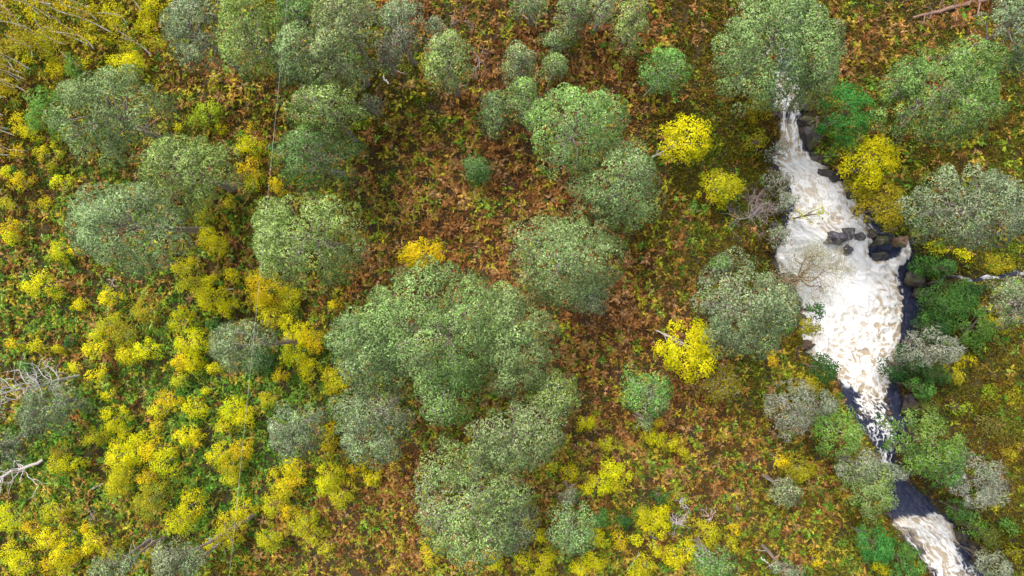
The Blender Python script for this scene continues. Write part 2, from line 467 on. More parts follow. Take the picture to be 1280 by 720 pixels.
foam = sstep(-0.45, 1.15, 1.5 * (cov - 0.86) + 0.34 * net + 0.14 * fine + 0.62 * big - 1.15 * tan * sstep(-.35, .45, 0.8 * big + .35 * net))
foam = np.maximum(foam, 0.8 * sstep(0.72, 1.2, net + 0.5 * cov + 0.25 * fine) * sstep(0.08, 0.4, cov))
peat = sstep(0.15, 0.85, 0.95 * cov + 0.45 * big + 0.15 * net) * sstep(0.12, 0.45, cov)
n2 = fbm(wa * 2.6, wb * 1.5, 63, 4)
turb = cov * (0.26 * (ridge(wx * 1.3, wy * 0.9, 91, 5) - 0.5) + 0.09 * (ridge(wx * 5, wy * 3, 95, 3) - 0.5)) + 0.16 * (fbm(wx * 3.0, wy * 2.2, 99, 4) - 0.5)
fall = np.exp(-((pyr - 322) / 20) ** 2) + np.exp(-((pyr - 662) / 14) ** 2)
turb = turb + fall * cov * 0.45 * (ridge(wx * 1.8, wy * 0.35, 103, 3) - 0.5)
zr = z0 + turb + 0.06 * foam
river_v = np.stack([xr, yr, zr], 1)
ni, nj = PXr.shape
kk = (np.arange(ni - 1)[:, None] * nu + np.arange(nu - 1)[None]).ravel()
river = obj("river", mesh_from("river", river_v, np.stack([kk, kk + nu, kk + nu + 1, kk + 1], 1), None, True, {"foam": foam, "peat": peat}), M_WATER)
tag(river, kind="structure")
# side brook
bp = []
for a, b in zip(BROOK[:-1], BROOK[1:]):
    for t in np.linspace(0, 1, 14, endpoint=False):
        bp.append(a + (b - a) * t)
bp = np.array(bp)
tb = norm(np.gradient(bp, axis=0)); nb = np.stack([-tb[:, 1], tb[:, 0]], 1)
bw = 1.0 + 2.6 * fbm(np.arange(len(bp)) * 0.13, np.zeros(len(bp)), 7, 2)
rows = []
for u in np.linspace(-1, 1, 9):
    q = bp + nb * (bw * u)[:, None]
    x, y = W(q[:, 0], q[:, 1], -0.4)
    rows.append(np.stack([x, y], 1))
rows = np.stack(rows, 1)
zb = ground_z(rows[:, 4, 0], rows[:, 4, 1], True)
zb = np.convolve(np.pad(zb, 6, mode='edge'), np.ones(13) / 13, 'valid') + 0.10
bv = np.concatenate([rows.reshape(-1, 2), np.repeat(zb, 9)[:, None] + 0.03 * (fbm(rows[..., 0].ravel() * 4, rows[..., 1].ravel() * 4, 15, 2)[:, None] - 0.5)], 1)
bf = np.clip(-0.02 + 2.2 * (fbm(rows[..., 0].ravel() * 2.2, rows[..., 1].ravel() * 2.2, 25, 4) - 0.42), 0, 0.7)
m_, n_ = rows.shape[:2]
kk = (np.arange(m_ - 1)[:, None] * n_ + np.arange(n_ - 1)[None]).ravel()
brook = obj("brook_water", mesh_from("brook_water", bv, np.stack([kk, kk + 1, kk + n_ + 1, kk + n_], 1), None, True, {"foam": bf, "peat": bf * 0.3}), M_WATER)
tag(brook, kind="structure")

# ------------------------------------------------------------------ rocks
def ico(sub):
    import bmesh
    bm = bmesh.new()
    bmesh.ops.create_icosphere(bm, subdivisions=sub, radius=1.0)
    v = np.array([p.co[:] for p in bm.verts]); f = np.array([[q.index for q in p.verts] for p in bm.faces])
    bm.free()
    return v, f
ICO_V, ICO_F = ico(4)
def rock(px, py, rx, ry, rz, z, color, label, lift=0.0, name="rock"):
    x, y = W(px, py, z)
    s = int(px * 7 + py)
    v = ICO_V.copy()
    # cut the ball into facets, then roughen it
    r_ = np.random.default_rng(s)
    for _ in range(16):
        nrm = norm(r_.normal(size=3)); dd = r_.uniform(0.55, 0.92)
        ov = np.clip(v @ nrm - dd, 0, None)
        v = v - ov[:, None] * nrm * 0.95
    q = v + s
    k = (fbm(q[:, 0] * 2.6 + q[:, 2] * 1.7, q[:, 1] * 2.6 - q[:, 2] * 1.3, s, 5) - 0.5) * 0.85
    k = k + (ridge(q[:, 0] * 7 + q[:, 2] * 4, q[:, 1] * 7 - q[:, 2] * 4, s + 5, 3) - 0.5) * 0.16
    v = v * (1 + k)[:, None]
    v = v * np.array([rx / PPM, ry / PPM, rz])
    a = r_.uniform(-0.4, 0.4)
    R = np.array([[math.cos(a), -math.sin(a), 0], [math.sin(a), math.cos(a), 0], [0, 0, 1]])
    v = v @ R.T
    c = np.array(color)[None] * np.ones((len(v), 1))
    o = obj(name, mesh_from(name, v, ICO_F, c, True), M_ROCK, loc=(x, y, z + lift))
    return tag(o, label, "rock", "rocks along the falls")
BLK, BRN, GRY = (0.030, 0.022, 0.022), (0.085, 0.048, 0.026), (0.13, 0.115, 0.12)
rock(1018, 172, 24, 18, 0.9, 0.3, BLK, "large black wet rock ledge below the emerald green tree")
rock(1032, 196, 26, 13, 0.8, 0.0, (0.045, 0.032, 0.026), "long brown-black rock slab between the white rapids and the yellow birch")
rock(1006, 152, 12, 10, 0.7, 0.5, BLK, "small black rock at the narrow head of the rapids")
rock(1036, 218, 18, 9, 0.6, -0.05, BLK, "black rock shelf tip under the golden yellow birch")
rock(1022, 154, 17, 13, 0.8, 0.5, (0.04, 0.03, 0.026), "brownish black rock hump shaded by the emerald green tree")
rock(1062, 243, 10, 9, 0.6, -0.3, BLK, "dark rock on the bank below the yellow birch by the rapids")
rock(1074, 262, 8, 12, 0.5, -0.4, (0.05, 0.04, 0.045), "narrow dark rock edging the rapids just above the waterfall lip")
rock(1046, 296, 12, 10, 0.65, -0.6, (0.055, 0.05, 0.062), "grey-black rock splitting the white water at the waterfall lip")
rock(1059, 291, 8, 11, 0.6, -0.6, (0.06, 0.055, 0.065), "upright dark rock standing against the main white chute")
rock(1075, 296, 9, 5, 0.4, -0.6, (0.07, 0.065, 0.07), "low flat rock awash at the top of the main chute")
rock(1060, 312, 9, 8, 0.6, -1.2, (0.05, 0.05, 0.07), "wet dark rock low in the spray beside the main chute")
rock(1122, 302, 10, 13, 0.8, -0.9, (0.13, 0.07, 0.045), "rusty orange-brown boulder ringed by the curling side chute")
rock(1101, 302, 15, 8, 0.6, -1.0, (0.03, 0.028, 0.018), "mossy black rock between the main chute and the rusty boulder")
rock(1096, 318, 16, 8, 0.7, -1.9, (0.022, 0.024, 0.035), "blue-black wet rock face under the curling side chute")
rock(1146, 346, 16, 14, 0.9, -1.9, BLK, "large black rock on the pool edge below the side chute")
rock(1152, 364, 12, 10, 0.6, -2.3, BLK, "black rock where the side brook joins the pool")
rock(1110, 286, 10, 6, 0.5, -0.5, (0.05, 0.04, 0.03), "small brown rock on the lip above the rusty boulder")
rock(985, 348, 12, 8, 0.5, -1.9, (0.07, 0.055, 0.055), "grey-brown rock at the foot of the bare oak")
rock(972, 356, 8, 5, 0.35, -1.7, GRY, "pale streaked rock beside the grey pine by the waterfall")
rock(966, 280, 6, 6, 0.4, -0.1, GRY, "small pale rock on the bank beside the dead shrub")
rock(1006, 432, 13, 8, 0.6, -2.5, BRN, "brown rock on the pool bank under the golden birch")
rock(994, 440, 6, 12, 0.7, -2.0, BLK, "dark rock in the gap beside the pool and grey pine")
rock(1046, 500, 9, 14, 0.5, -2.7, (0.09, 0.07, 0.07), "brown-grey rock at the pool outlet")
rock(1108, 500, 5, 4, 0.45, -2.7, BLK, "small black rock sticking out of the pool outlet foam")
rock(1136, 500, 12, 22, 0.7, -2.5, BLK, "tall dark rock bank along the blue outlet channel")
rock(1126, 556, 8, 9, 0.5, -2.9, BLK, "black rock narrowing the channel above the bright green tree")
rock(1106, 640, 9, 8, 0.6, -3.0, BLK, "black rock on the rim of the lower fall")
rock(1118, 668, 12, 9, 0.8, -3.7, BRN, "brown wet rock ledge beside the lower fall")
rock(1200, 668, 8, 16, 0.7, -3.7, BLK, "narrow black rock edging the lower fall on the grassy bank")
rock(1220, 700, 8, 12, 0.6, -4.3, (0.03, 0.028, 0.04), "dark rock below the lower fall at the frame edge")
rock(922, 636, 3, 3, 0.18, 0.1, (0.25, 0.23, 0.21), "small whitish stone lying in the bracken beside the bleached branches")
rock(961, 212, 5, 5, 0.3, 0.2, (0.10, 0.11, 0.15), "small blue-grey stone among the twigs of the dead shrub")

# ------------------------------------------------------------------ trees
TONE = {'g': ((0.100, 0.180, 0.040), (0.43, 0.56, 0.23)), 'b': ((0.105, 0.180, 0.062), (0.41, 0.53, 0.27)), 'l': ((0.105, 0.205, 0.030), (0.46, 0.60, 0.20)),
        'd': ((0.055, 0.155, 0.027), (0.23, 0.41, 0.12)), 'e': ((0.065, 0.195, 0.022), (0.31, 0.53, 0.15))}
DEADN = np.array([(0.30, 0.26, 0.20), (0.18, 0.13, 0.085), (0.40, 0.38, 0.32)])
CROWNS = []      # photograph ellipses that hide the floor

def outline(n=3):
    ph = U(0, 6.28, 4); am = U(0.03, 0.09, 4)
    def f(a):
        return 1 + am[0] * np.sin(2 * a + ph[0]) + am[1] * np.sin(3 * a + ph[1]) + 0.7 * am[2] * np.sin(5 * a + ph[2]) + 0.6 * am[3] * np.sin(8 * a + ph[3])
    return f

def crown_pads(R, Ry, depth, pad, dens=2.15, layers=0.2, lobes=False):
    """pad centres of a domed, uneven crown, relative to the crown centre"""
    area = math.pi * R * Ry
    n = max(7, int(area * dens / (pad * pad * 3.2)))
    f = outline()
    i = np.arange(n)
    r = np.sqrt((i + 0.5) / n) + rng.normal(0, 0.25, n) / math.sqrt(n); r = np.clip(r, 0, 1.0)
    a = i * 2.399963 + U(0, 6.28) + rng.normal(0, 0.9, n) / np.sqrt(i + 1.5)
    Re, Rye = max(R - 0.72 * pad, 0.45 * R), max(Ry - 0.72 * pad, 0.45 * Ry)
    k = f(a) * r
    lump = (fbm(np.cos(a) * r * R * 0.6 + 50 * U(0, 1), np.sin(a) * r * Ry * 0.6, int(U(0, 900)), 2) - 0.5)
    z = depth * (0.62 - 1.25 * r ** 2.4) + lump * depth * 1.35 + rng.normal(0, 0.17, n)
    P = np.stack([k * np.cos(a) * Re, k * np.sin(a) * Rye, z], 1)
    if lobes:       # the boughs gather into rounded lobes with gaps between them
        M = max(4, int(area / 4.2))
        j = np.arange(M); lr = np.sqrt((j + 0.5) / M) * 0.92; la = j * 2.399963 + U(0, 6.28)
        Lc = np.stack([lr * np.cos(la) * Re, lr * np.sin(la) * Rye], 1) + rng.normal(0, 0.12, (M, 2)) * math.sqrt(area / M)
        rs = math.sqrt(area / M / math.pi) * U(0.95, 1.25, M)
        dd = (np.linalg.norm(P[:, None, :2] - Lc[None], axis=2) / rs[None])
        b = dd.argmin(1); dm = dd.min(1)
        P[:, 2] += (0.75 - 1.5 * dm ** 2).clip(-0.9, 1) * 0.36 * rs[b] + U(-0.25, 0.25, M)[b]
        ok = (dm < 1.02) | (U(0, 1, n) < 0.55)
        P = P[ok]; n = len(P)
    m = int(n * layers)
    a = U(0, 2 * math.pi, m); r = np.sqrt(U(0.1, 1, m)) * 0.95
    P2 = np.stack([f(a) * r * np.cos(a) * Re, f(a) * r * np.sin(a) * Rye, depth * (-0.1 - 0.9 * r ** 2) - U(0.2, 0.9, m) * depth * 0.6], 1)
    return np.concatenate([P, P2]), np.concatenate([np.zeros(n), np.ones(m)])

def make_trunk(tb, base, top, r0, r1, color, bow=0.25, n=9, sides=8):
    t = np.linspace(0, 1, n)[:, None]
    off = np.array([U(-1, 1), U(-1, 1), 0.0]) * bow
    pts = base + (top - base) * t + off * np.sin(t * math.pi) + rng.normal(0, 0.02, (n, 3)) * np.sin(t * math.pi)
    tb.add(pts, r0 + (r1 - r0) * t[:, 0] ** 0.8, sides, color)
    return pts

def pine(cx, cy, rx, ry, zc, tone, label, lean=(0, 0), dead=0.10, thick=1.0, name="pine_tree", group="scots pines in the glen"):
    x, y = W(cx, cy, zc)
    s = (H - zc) / H / PPM
    R, Ry = rx * s * 1.09, ry * s * 1.09
    bx, by = x + lean[0] * s, y - lean[1] * s
    bz = float(ground_z(np.array([bx]), np.array([by]))[0]) - 0.15
    CROWNS.append((cx, cy, rx, ry))
    t = thing(name, (bx, by, bz), label, "pine tree", group)
    o = np.array([bx, by, bz])
    depth = 0.78 * math.sqrt(R * Ry) + 0.2
    pad = min(0.55, 0.22 + 0.085 * math.sqrt(R * Ry))
    P, layer = crown_pads(R, Ry, depth, pad, 2.15 * thick, lobes=True)
    P = P + np.array([x, y, zc]) - o
    c1, c2 = np.array(TONE[tone][0]), np.array(TONE[tone][1])
    tint = 1 + rng.normal(0, 0.05, 3)
    Pp, Ax, Cc, Nv = [], [], [], []
    low = np.array([x, y, zc - 0.9 * depth]) - o
    deadspot = P[rng.integers(0, len(P))]
    for p, ly in zip(P, layer):
        pr = pad * U(0.75, 1.3)
        n = int(215 * (pr / 0.6) ** 2) + 4
        d = rand_dirs(n, -0.1)
        q = p + d * np.array([pr, pr, pr * 0.8]) * (U(0.8, 1.0, n) ** 0.5)[:, None]
        Pp.append(q); Ax.append(norm(d * 0.8 + np.array([0, 0, 0.55]) + rng.normal(0, 0.25, (n, 3))))
        Nv.append(norm(d * 0.9 + norm(p - low) * 0.4 + rng.normal(0, 0.22, (n, 3))))
        mixv = np.clip(U(0, 1) * 0.3 + U(0, 1, n) ** 1.4 * 0.85, 0, 1)[:, None]
        c = (c1 * (1 - mixv) + c2 * mixv) * tint * U(0.75, 1.3)
        dp = 0.7 * dead * (2.6 if np.linalg.norm((p - deadspot)[:2]) < 1.1 else 1.0) * (1.8 if ly else 1.0)
        dm = U(0, 1, n) < dp
        c[dm] = DEADN[rng.integers(0, 3, dm.sum())]
        Cc.append(c)
    Pp, Ax, Cc, Nv = np.concatenate(Pp), np.concatenate(Ax), np.concatenate(Cc), np.concatenate(Nv)
    K = 4
    D = norm(np.repeat(Ax, K, 0) * 0.75 + rng.normal(0, 0.55, (len(Ax) * K, 3)))
    m = len(D)
    V, F, C = blades(np.repeat(Pp, K, 0), D, U(0.05, 0.105, m), U(0.03, 0.054, m), np.repeat(Cc, K, 0) * U(0.8, 1.2, m)[:, None])
    obj("crown", mesh_from("pine_crown", V, F, C, normals=np.repeat(Nv, 3 * K, 0)), M_PINE, t)
    tb = Tubes()
    top = np.array([x, y, zc + depth * 0.35]) - o
    hgt = top[2]
    r0 = 0.10 + 0.030 * math.sqrt(R * Ry) * 1.6
    tcol = np.linspace(0, 1, 9)[:, None]
    bark = np.array([0.20, 0.165, 0.14]) * (1 - tcol) + np.array([0.27, 0.19, 0.14]) * tcol
    pts = make_trunk(tb, np.zeros(3), top, r0, 0.05, bark, 0.18)
    sel = rng.permutation(len(P))[:min(26, len(P))]
    for i in sel:
        e = P[i]
        tt = np.clip((e[2] - 0.55 * depth) / hgt, 0.45, 0.93)
        k = tt * 8; i0 = int(k); st = pts[i0] + (pts[min(i0 + 1, 8)] - pts[i0]) * (k - i0)
        mid = (st + e) / 2 + np.array([0, 0, 0.15]) + rng.normal(0, 0.12, 3)
        tb.add(np.array([st, st * .45 + mid * .55, mid, (mid + e) / 2 + rng.normal(0, .05, 3), e]), np.linspace(0.055, 0.012, 5), 5, (0.23, 0.18, 0.15))
    # a few dead stubs low on the stem
    for _ in range(4):
        k = U(2.5, 6); i0 = int(k); st = pts[i0]
        a = U(0, 6.28); e = st + np.array([math.cos(a), math.sin(a), U(-.1, .4)]) * U(0.4, 1.0)
        tb.add(np.array([st, (st + e) / 2 + rng.normal(0, .05, 3), e]), [0.03, 0.02, 0.006], 4, (0.33, 0.30, 0.29))
    obj("trunk", tb.mesh("pine_trunk"), M_BARK, t)
    return t

def broadleaf(cx, cy, rx, ry, zc, cols, label, cat, group=None, name="leafy_tree", leaf=0.12, dens=1.55, flat=0.6, twig=(0.2, 0.15, 0.11), lichen=0.0, lean=(0, 0), limbs=14, trunk_r=None, pads=1.5, hide=True):
    x, y = W(cx, cy, zc)
    s = (H - zc) / H / PPM
    R, Ry = rx * s * 1.03, ry * s * 1.03
    bx, by = x + lean[0] * s, y - lean[1] * s
    bz = float(ground_z(np.array([bx]), np.array([by]))[0]) - 0.1
    if hide: CROWNS.append((cx, cy, rx, ry))
    t = thing(name, (bx, by, bz), label, cat, group)
    o = np.array([bx, by, bz])
    q = math.sqrt(R * Ry)
    depth = min(0.7 * q + 0.15, max(0.25, (zc - bz) * 0.7))
    pad = min(0.42, 0.15 + 0.12 * q)
    P, layer = crown_pads(R, Ry, depth, pad, pads, 0.25)
    P = P + np.array([x, y, zc]) - o
    P[:, 2] = np.maximum(P[:, 2], 0.15)
    cols = np.array(cols)
    Pp, Nn, Cc, Nv = [], [], [], []
    low = np.array([x, y, zc - 0.9 * depth]) - o
    cols = cols * (1 + rng.normal(0, 0.035, 3)) * U(0.88, 1.08)
    for p in P:
        pr = pad * U(0.7, 1.35)
        n = max(6, int(dens * 62 * (pr / 0.45) ** 2 * (0.13 / leaf) ** 2))
        d = rand_dirs(n, -0.3)
        Pp.append(p + d * np.array([pr, pr, pr * flat]) * (U(0.3, 1.25, n) ** 0.7)[:, None])
        Nn.append(norm(d * 0.5 + np.array([0, 0, 0.6]) + rng.normal(0, 0.4, (n, 3))))
        Nv.append(norm(d * 0.6 + norm(p - low) * 0.5 + Nn[-1] * 0.35))
        k = rng.integers(0, len(cols)); w = U(0, 1, n)[:, None] ** 1.5
        c = cols[k] * (1 - w) + cols[rng.integers(0, len(cols), n)] * w
        Cc.append(c * U(0.85, 1.15))
    Pp, Nn, Cc, Nv = np.concatenate(Pp), np.concatenate(Nn), np.concatenate(Cc), np.concatenate(Nv)
    m = len(Pp)
    keep = U(0, 1, m) > lichen * 0.75
    Pk, Nk, Ck = Pp[keep], Nn[keep], Cc[keep]
    Vn = np.repeat(Nv[keep], 4, 0)
    V, F, C = leaves(Pk, Nk, leaf * U(0.7, 1.3, len(Pk)), leaf * U(0.45, 0.8, len(Pk)), Ck * U(0.8, 1.2, len(Pk))[:, None])
    if lichen > 0:      # pale lichen-coated twiglets standing out of the foliage
        L_ = rng.permutation(m)[:int(m * lichen * 0.9)]
        D = norm(rng.normal(0, 0.7, (len(L_), 3)) + np.array([0, 0, 0.35]))
        lc = np.array([(0.42, 0.40, 0.33), (0.33, 0.31, 0.27), (0.50, 0.48, 0.42)])[rng.integers(0, 3, len(L_))]
        V2, F2, C2 = blades(Pp[L_] + np.array([0, 0, 0.08]), D, U(0.12, 0.30, len(L_)), U(0.02, 0.045, len(L_)), lc)
        me = mesh_from("tree_crown", np.concatenate([V, V2]), [F, F2 + len(V)], np.concatenate([C, C2]), normals=np.concatenate([Vn, np.repeat(Nv[L_], 3, 0)]))
    else:
        me = mesh_from("tree_crown", V, F, C, normals=Vn)
    obj("crown", me, M_LEAF, t)
    tb = Tubes()
    top = np.array([x, y, zc + depth * 0.3]) - o
    r0 = trunk_r or (0.03 + 0.045 * q)
    pts = make_trunk(tb, np.zeros(3), top, r0, max(0.012, r0 * 0.2), twig, 0.12 * q, 7, 6)
    for i in rng.permutation(len(P))[:limbs]:
        e = P[i]; k = int(U(1, 5)); st = pts[k]
        mid = (st + e) / 2 + rng.normal(0, 0.08 * q, 3) + np.array([0, 0, 0.1 * q])
        tb.add(np.array([st, mid, e]), [r0 * 0.45, r0 * 0.25, 0.006], 4, twig)
    obj("trunk", tb.mesh("tree_trunk"), M_BARK, t)
    return t

# --- pines: crown centre and half-axes in the photograph, crown height, tone
PINES = [
    (130, 140, 60, 66, 8.5, 'g', "tall grey-green pine beside the birch thicket, a bright green bush under it", {}),
    (222, 212, 66, 50, 8.0, 'l', "wide pine below the lime green bush, overlapping two greyer pines", {}),
    (148, 282, 70, 62, 9.0, 'b', "grey-blue pine with a pale trunk stub showing toward the golden saplings", dict(lean=(18, -12))),
    (238, 38, 38, 46, 8.5, 'b', "greyish pine at the top edge next to the birch thicket", dict(dead=.2)),
    (308, 42, 38, 56, 9.0, 'l', "light green pine at the top edge whose trunk slants to the cable", dict(lean=(10, 0))),
    (372, 14, 32, 26, 8.0, 'e', "bright green pine crown cut by the top edge above the cable", {}),
    (366, 66, 36, 38, 8.5, 'g', "narrow pine with drooping boughs just below the bright green top-edge crown", dict(lean=(-8, 10))),
    (428, 26, 44, 40, 9.0, 'g', "grey-flecked pine at the top edge beside the mossy glade", {}),
    (416, 78, 46, 40, 8.0, 'g', "pine with a bare trunk pointing into the mossy glade", dict(lean=(12, -18), dead=.14)),
    (498, 32, 30, 40, 8.0, 'b', "thin grey pine with trailing dead twigs at the top of the glade", dict(dead=.32)),
    (482, 72, 14, 20, 5.0, 'b', "small wispy half-dead pine under the thin grey pine", dict(dead=.4)),
    (560, 76, 33, 38, 8.0, 'l', "light green pine with a bare grey lower side among rust bracken", dict(dead=.16)),
    (545, 34, 12, 14, 6.0, 'b', "small bluish pine tip between the thin grey pine and the rust bracken", dict(dead=.2)),
    (400, 133, 47, 28, 8.5, 'l', "flat-topped pine whose scaly trunk slants into the bracken clearing", dict(lean=(6, 8))),
    (393, 194, 57, 44, 6.5, 'd', "dark green pine tucked under the flat-topped pine beside the cable", {}),
    (462, 133, 13, 14, 3.0, 'b', "tiny grey-green pine alone on the mossy glade", dict(dead=.2)),
    (380, 298, 79, 58, 9.0, 'l', "broad pale pine under the cable above the golden birches", {}),
    (666, 6, 26, 20, 5.0, 'g', "top-edge pine sapling with a short white stem above rust bracken", {}),
    (716, 18, 22, 28, 5.0, 'g', "top-edge pine with two pale stems, beside the narrow slanting ones", dict(dead=.15)),
    (752, 12, 20, 24, 5.0, 'g', "top-edge pine with a slanting pale stem, squeezed between its neighbours", dict(dead=.2)),
    (791, 26, 21, 32, 5.5, 'l', "light green narrow pine with a white stem, last of the top-edge row", {}),
    (650, 84, 24, 28, 5.5, 'g', "young pine above the large paired pines, touching two smaller ones", {}),
    (692, 56, 18, 17, 3.5, 'g', "small low pine under the top-edge row of pale stems", {}),
    (692, 84, 18, 18, 4.0, 'l', "small bright pine just above the dense paired pines", {}),
    (618, 140, 20, 27, 5.0, 'g', "small oval pine on the bracken side of the young pine cluster", {}),
    (654, 122, 24, 30, 6.0, 'l', "middle pine of the young cluster, light green, beside the paired pines", {}),
    (720, 158, 62, 56, 8.5, 'l', "upper of the two dense paired pines, dome with brownish centre", dict(dead=.14)),
    (776, 232, 57, 56, 8.0, 'g', "lower of the two dense paired pines, near the bright yellow birch", {}),
    (712, 325, 70, 64, 9.0, 'g', "layered pine with stacked dense boughs next to the largest crown", {}),
    (738, 372, 22, 24, 7.0, 'b', "small grey pine lobe hanging below the layered pine toward the bracken", dict(dead=.2)),
    (832, 88, 29, 30, 5.5, 'e', "lone rounded light pine in the bracken above the bright yellow birch", {}),
    (980, 52, 82, 72, 9.0, 'g', "big pine at the top edge overhanging the head of the rapids", dict(dead=.14, thick=1.5)),
    (1012, 104, 30, 28, 6.5, 'l', "small yellowish green pine leaning over the head of the rapids", dict(dead=.16, lean=(30, 0))),
    (1192, 112, 76, 62, 9.0, 'e', "big green pine across the river below the fallen logs", dict(lean=(40, -10))),
    (1134, 104, 22, 28, 6.0, 'd', "small bluish pine clinging to the side of the big far-bank pine", dict(lean=(40, -14))),
    (1222, 258, 76, 50, 9.0, 'b', "wide grey-green pine at the far bank above the side brook", dict(dead=.15, lean=(50, -12))),
    (1268, 28, 22, 40, 8.0, 'b', "grey pine in the top corner across the river", {}),
    (1272, 72, 14, 20, 7.0, 'd', "dark little pine under the top corner pine across the river", {}),
    (934, 386, 63, 64, 8.5, 'b', "grey-green pine on the near bank beside the white waterfall pool", dict(dead=.14)),
    (548, 412, 112, 82, 9.5, 'l', "largest pine crown, wide pale dome in the middle of the glen", dict(dead=.13)),
    (462, 436, 52, 56, 9.0, 'g', "pine lobe joined to the largest crown on its golden sapling side", {}),
    (640, 424, 56, 70, 8.0, 'g', "grey-green pine tucked against the largest crown toward the bracken slope", {}),
    (560, 488, 48, 42, 8.5, 'l', "pale pine filling the lower edge of the largest crown", dict(dead=.16)),
    (466, 530, 46, 54, 8.0, 'b', "bluish grey pine below the largest crown with twiggy dark centre", dict(dead=.2)),
    (692, 494, 36, 32, 7.5, 'l', "small rounded pine between the largest crown and the bracken slope", {}),
    (648, 546, 58, 48, 9.0, 'g', "pale pine below the largest crown, above the twiggy bottom pine", dict(dead=.16)),
    (588, 630, 76, 76, 9.0, 'l', "twiggy pale pine at the bottom centre flecked with whitish branches", dict(dead=.24)),
    (640, 655, 34, 42, 7.5, 'b', "loose grey pine beside the twiggy bottom pine", dict(dead=.24)),
    (367, 540, 34, 36, 6.0, 'b', "small round grey pine among golden saplings below the cable", {}),
    (300, 432, 40, 32, 6.5, 'b', "small grey pine with a white stem, crossed by the overhead cable", dict(lean=(44, 4))),
    (56, 512, 36, 32, 4.0, 'b', "grey-green pine beside the bleached leaning dead tree at the edge", dict(lean=(-14, 0))),
    (10, 560, 18, 24, 6.0, 'd', "dark pine cut by the edge between the two bleached dead trees", dict(dead=.2, lean=(-60, 0))),
    (808, 490, 33, 28, 5.5, 'e', "small pine on the bracken slope below the big yellow birch", {}),
    (806, 526, 10, 9, 3.0, 'g', "tiny pine nestled under the small bracken-slope pine", {}),
    (716, 664, 31, 32, 5.5, 'g', "small rounded pine near the bottom edge beside two green bushes", {}),
    (712, 624, 14, 12, 3.5, 'b', "wispy pine seedling just above the rounded bottom pine", dict(dead=.25)),
    (893, 706, 30, 20, 5.0, 'e', "pine cut by the bottom edge below the bleached branch heap", dict(lean=(6, 6))),
    (880, 689, 6, 6, 2.0, 'g', "tiny pine seedling beside the short white log near the bottom edge", {}),
    (986, 616, 19, 20, 3.5, 'b', "small round grey pine alone on the near bank above the lower fall", {}),
    (982, 712, 19, 11, 4.0, 'b', "little grey pine cut by the bottom edge near the lower fall", {}),
    (212, 702, 28, 24, 5.5, 'b', "grey pine at the bottom edge with a slanting bare trunk", dict(lean=(60, -18))),
    (246, 700, 16, 16, 5.0, 'b', "smaller grey pine crossing the slanting trunk at the bottom edge", {}),
    (134, 712, 26, 16, 5.0, 'g', "half-hidden pine at the bottom edge among yellow bushes", {}),
    (160, 706, 12, 12, 4.5, 'b', "narrow pine tip beside the half-hidden bottom-edge pine", {}),
    (1270, 380, 20, 34, 7.0, 'b', "grey pine cut by the edge behind the pale roots on the far bank", dict(dead=.2, lean=(120, 6))),
    (597, 211, 20, 18, 2.2, 'd', "small perfectly round dark green pine alone in the rust bracken", dict(dead=.02)),
]
for cx, cy, rx, ry, zc, tone, lab, kw in PINES:
    pine(cx, cy, rx, ry, zc, tone, lab, **kw)

# --- broadleaved trees and bushes with a look of their own
GREEN = [(0.075, 0.190, 0.030), (0.110, 0.250, 0.045), (0.055, 0.140, 0.030)]
EMER = [(0.045, 0.190, 0.032), (0.068, 0.245, 0.042), (0.035, 0.140, 0.028)]
BRIGHT = [(0.125, 0.260, 0.032), (0.085, 0.200, 0.028), (0.190, 0.300, 0.055)]
LIME = [(0.26, 0.36, 0.015), (0.34, 0.42, 0.018), (0.20, 0.28, 0.015)]
YEL = [(0.60, 0.56, 0.005), (0.50, 0.51, 0.005), (0.68, 0.60, 0.008)]
GOLD = [(0.64, 0.47, 0.006), (0.55, 0.40, 0.006), (0.68, 0.55, 0.010)]
YLIM = [(0.46, 0.44, 0.010), (0.36, 0.38, 0.010), (0.56, 0.48, 0.012)]
OLIV = [(0.30, 0.26, 0.012), (0.24, 0.22, 0.012), (0.40, 0.33, 0.012)]
DARK = [(0.035, 0.105, 0.022), (0.055, 0.150, 0.028), (0.028, 0.080, 0.020)]
GRYG = [(0.20, 0.23, 0.14), (0.15, 0.19, 0.10), (0.26, 0.28, 0.19)]
WHITE = (0.50, 0.47, 0.42)
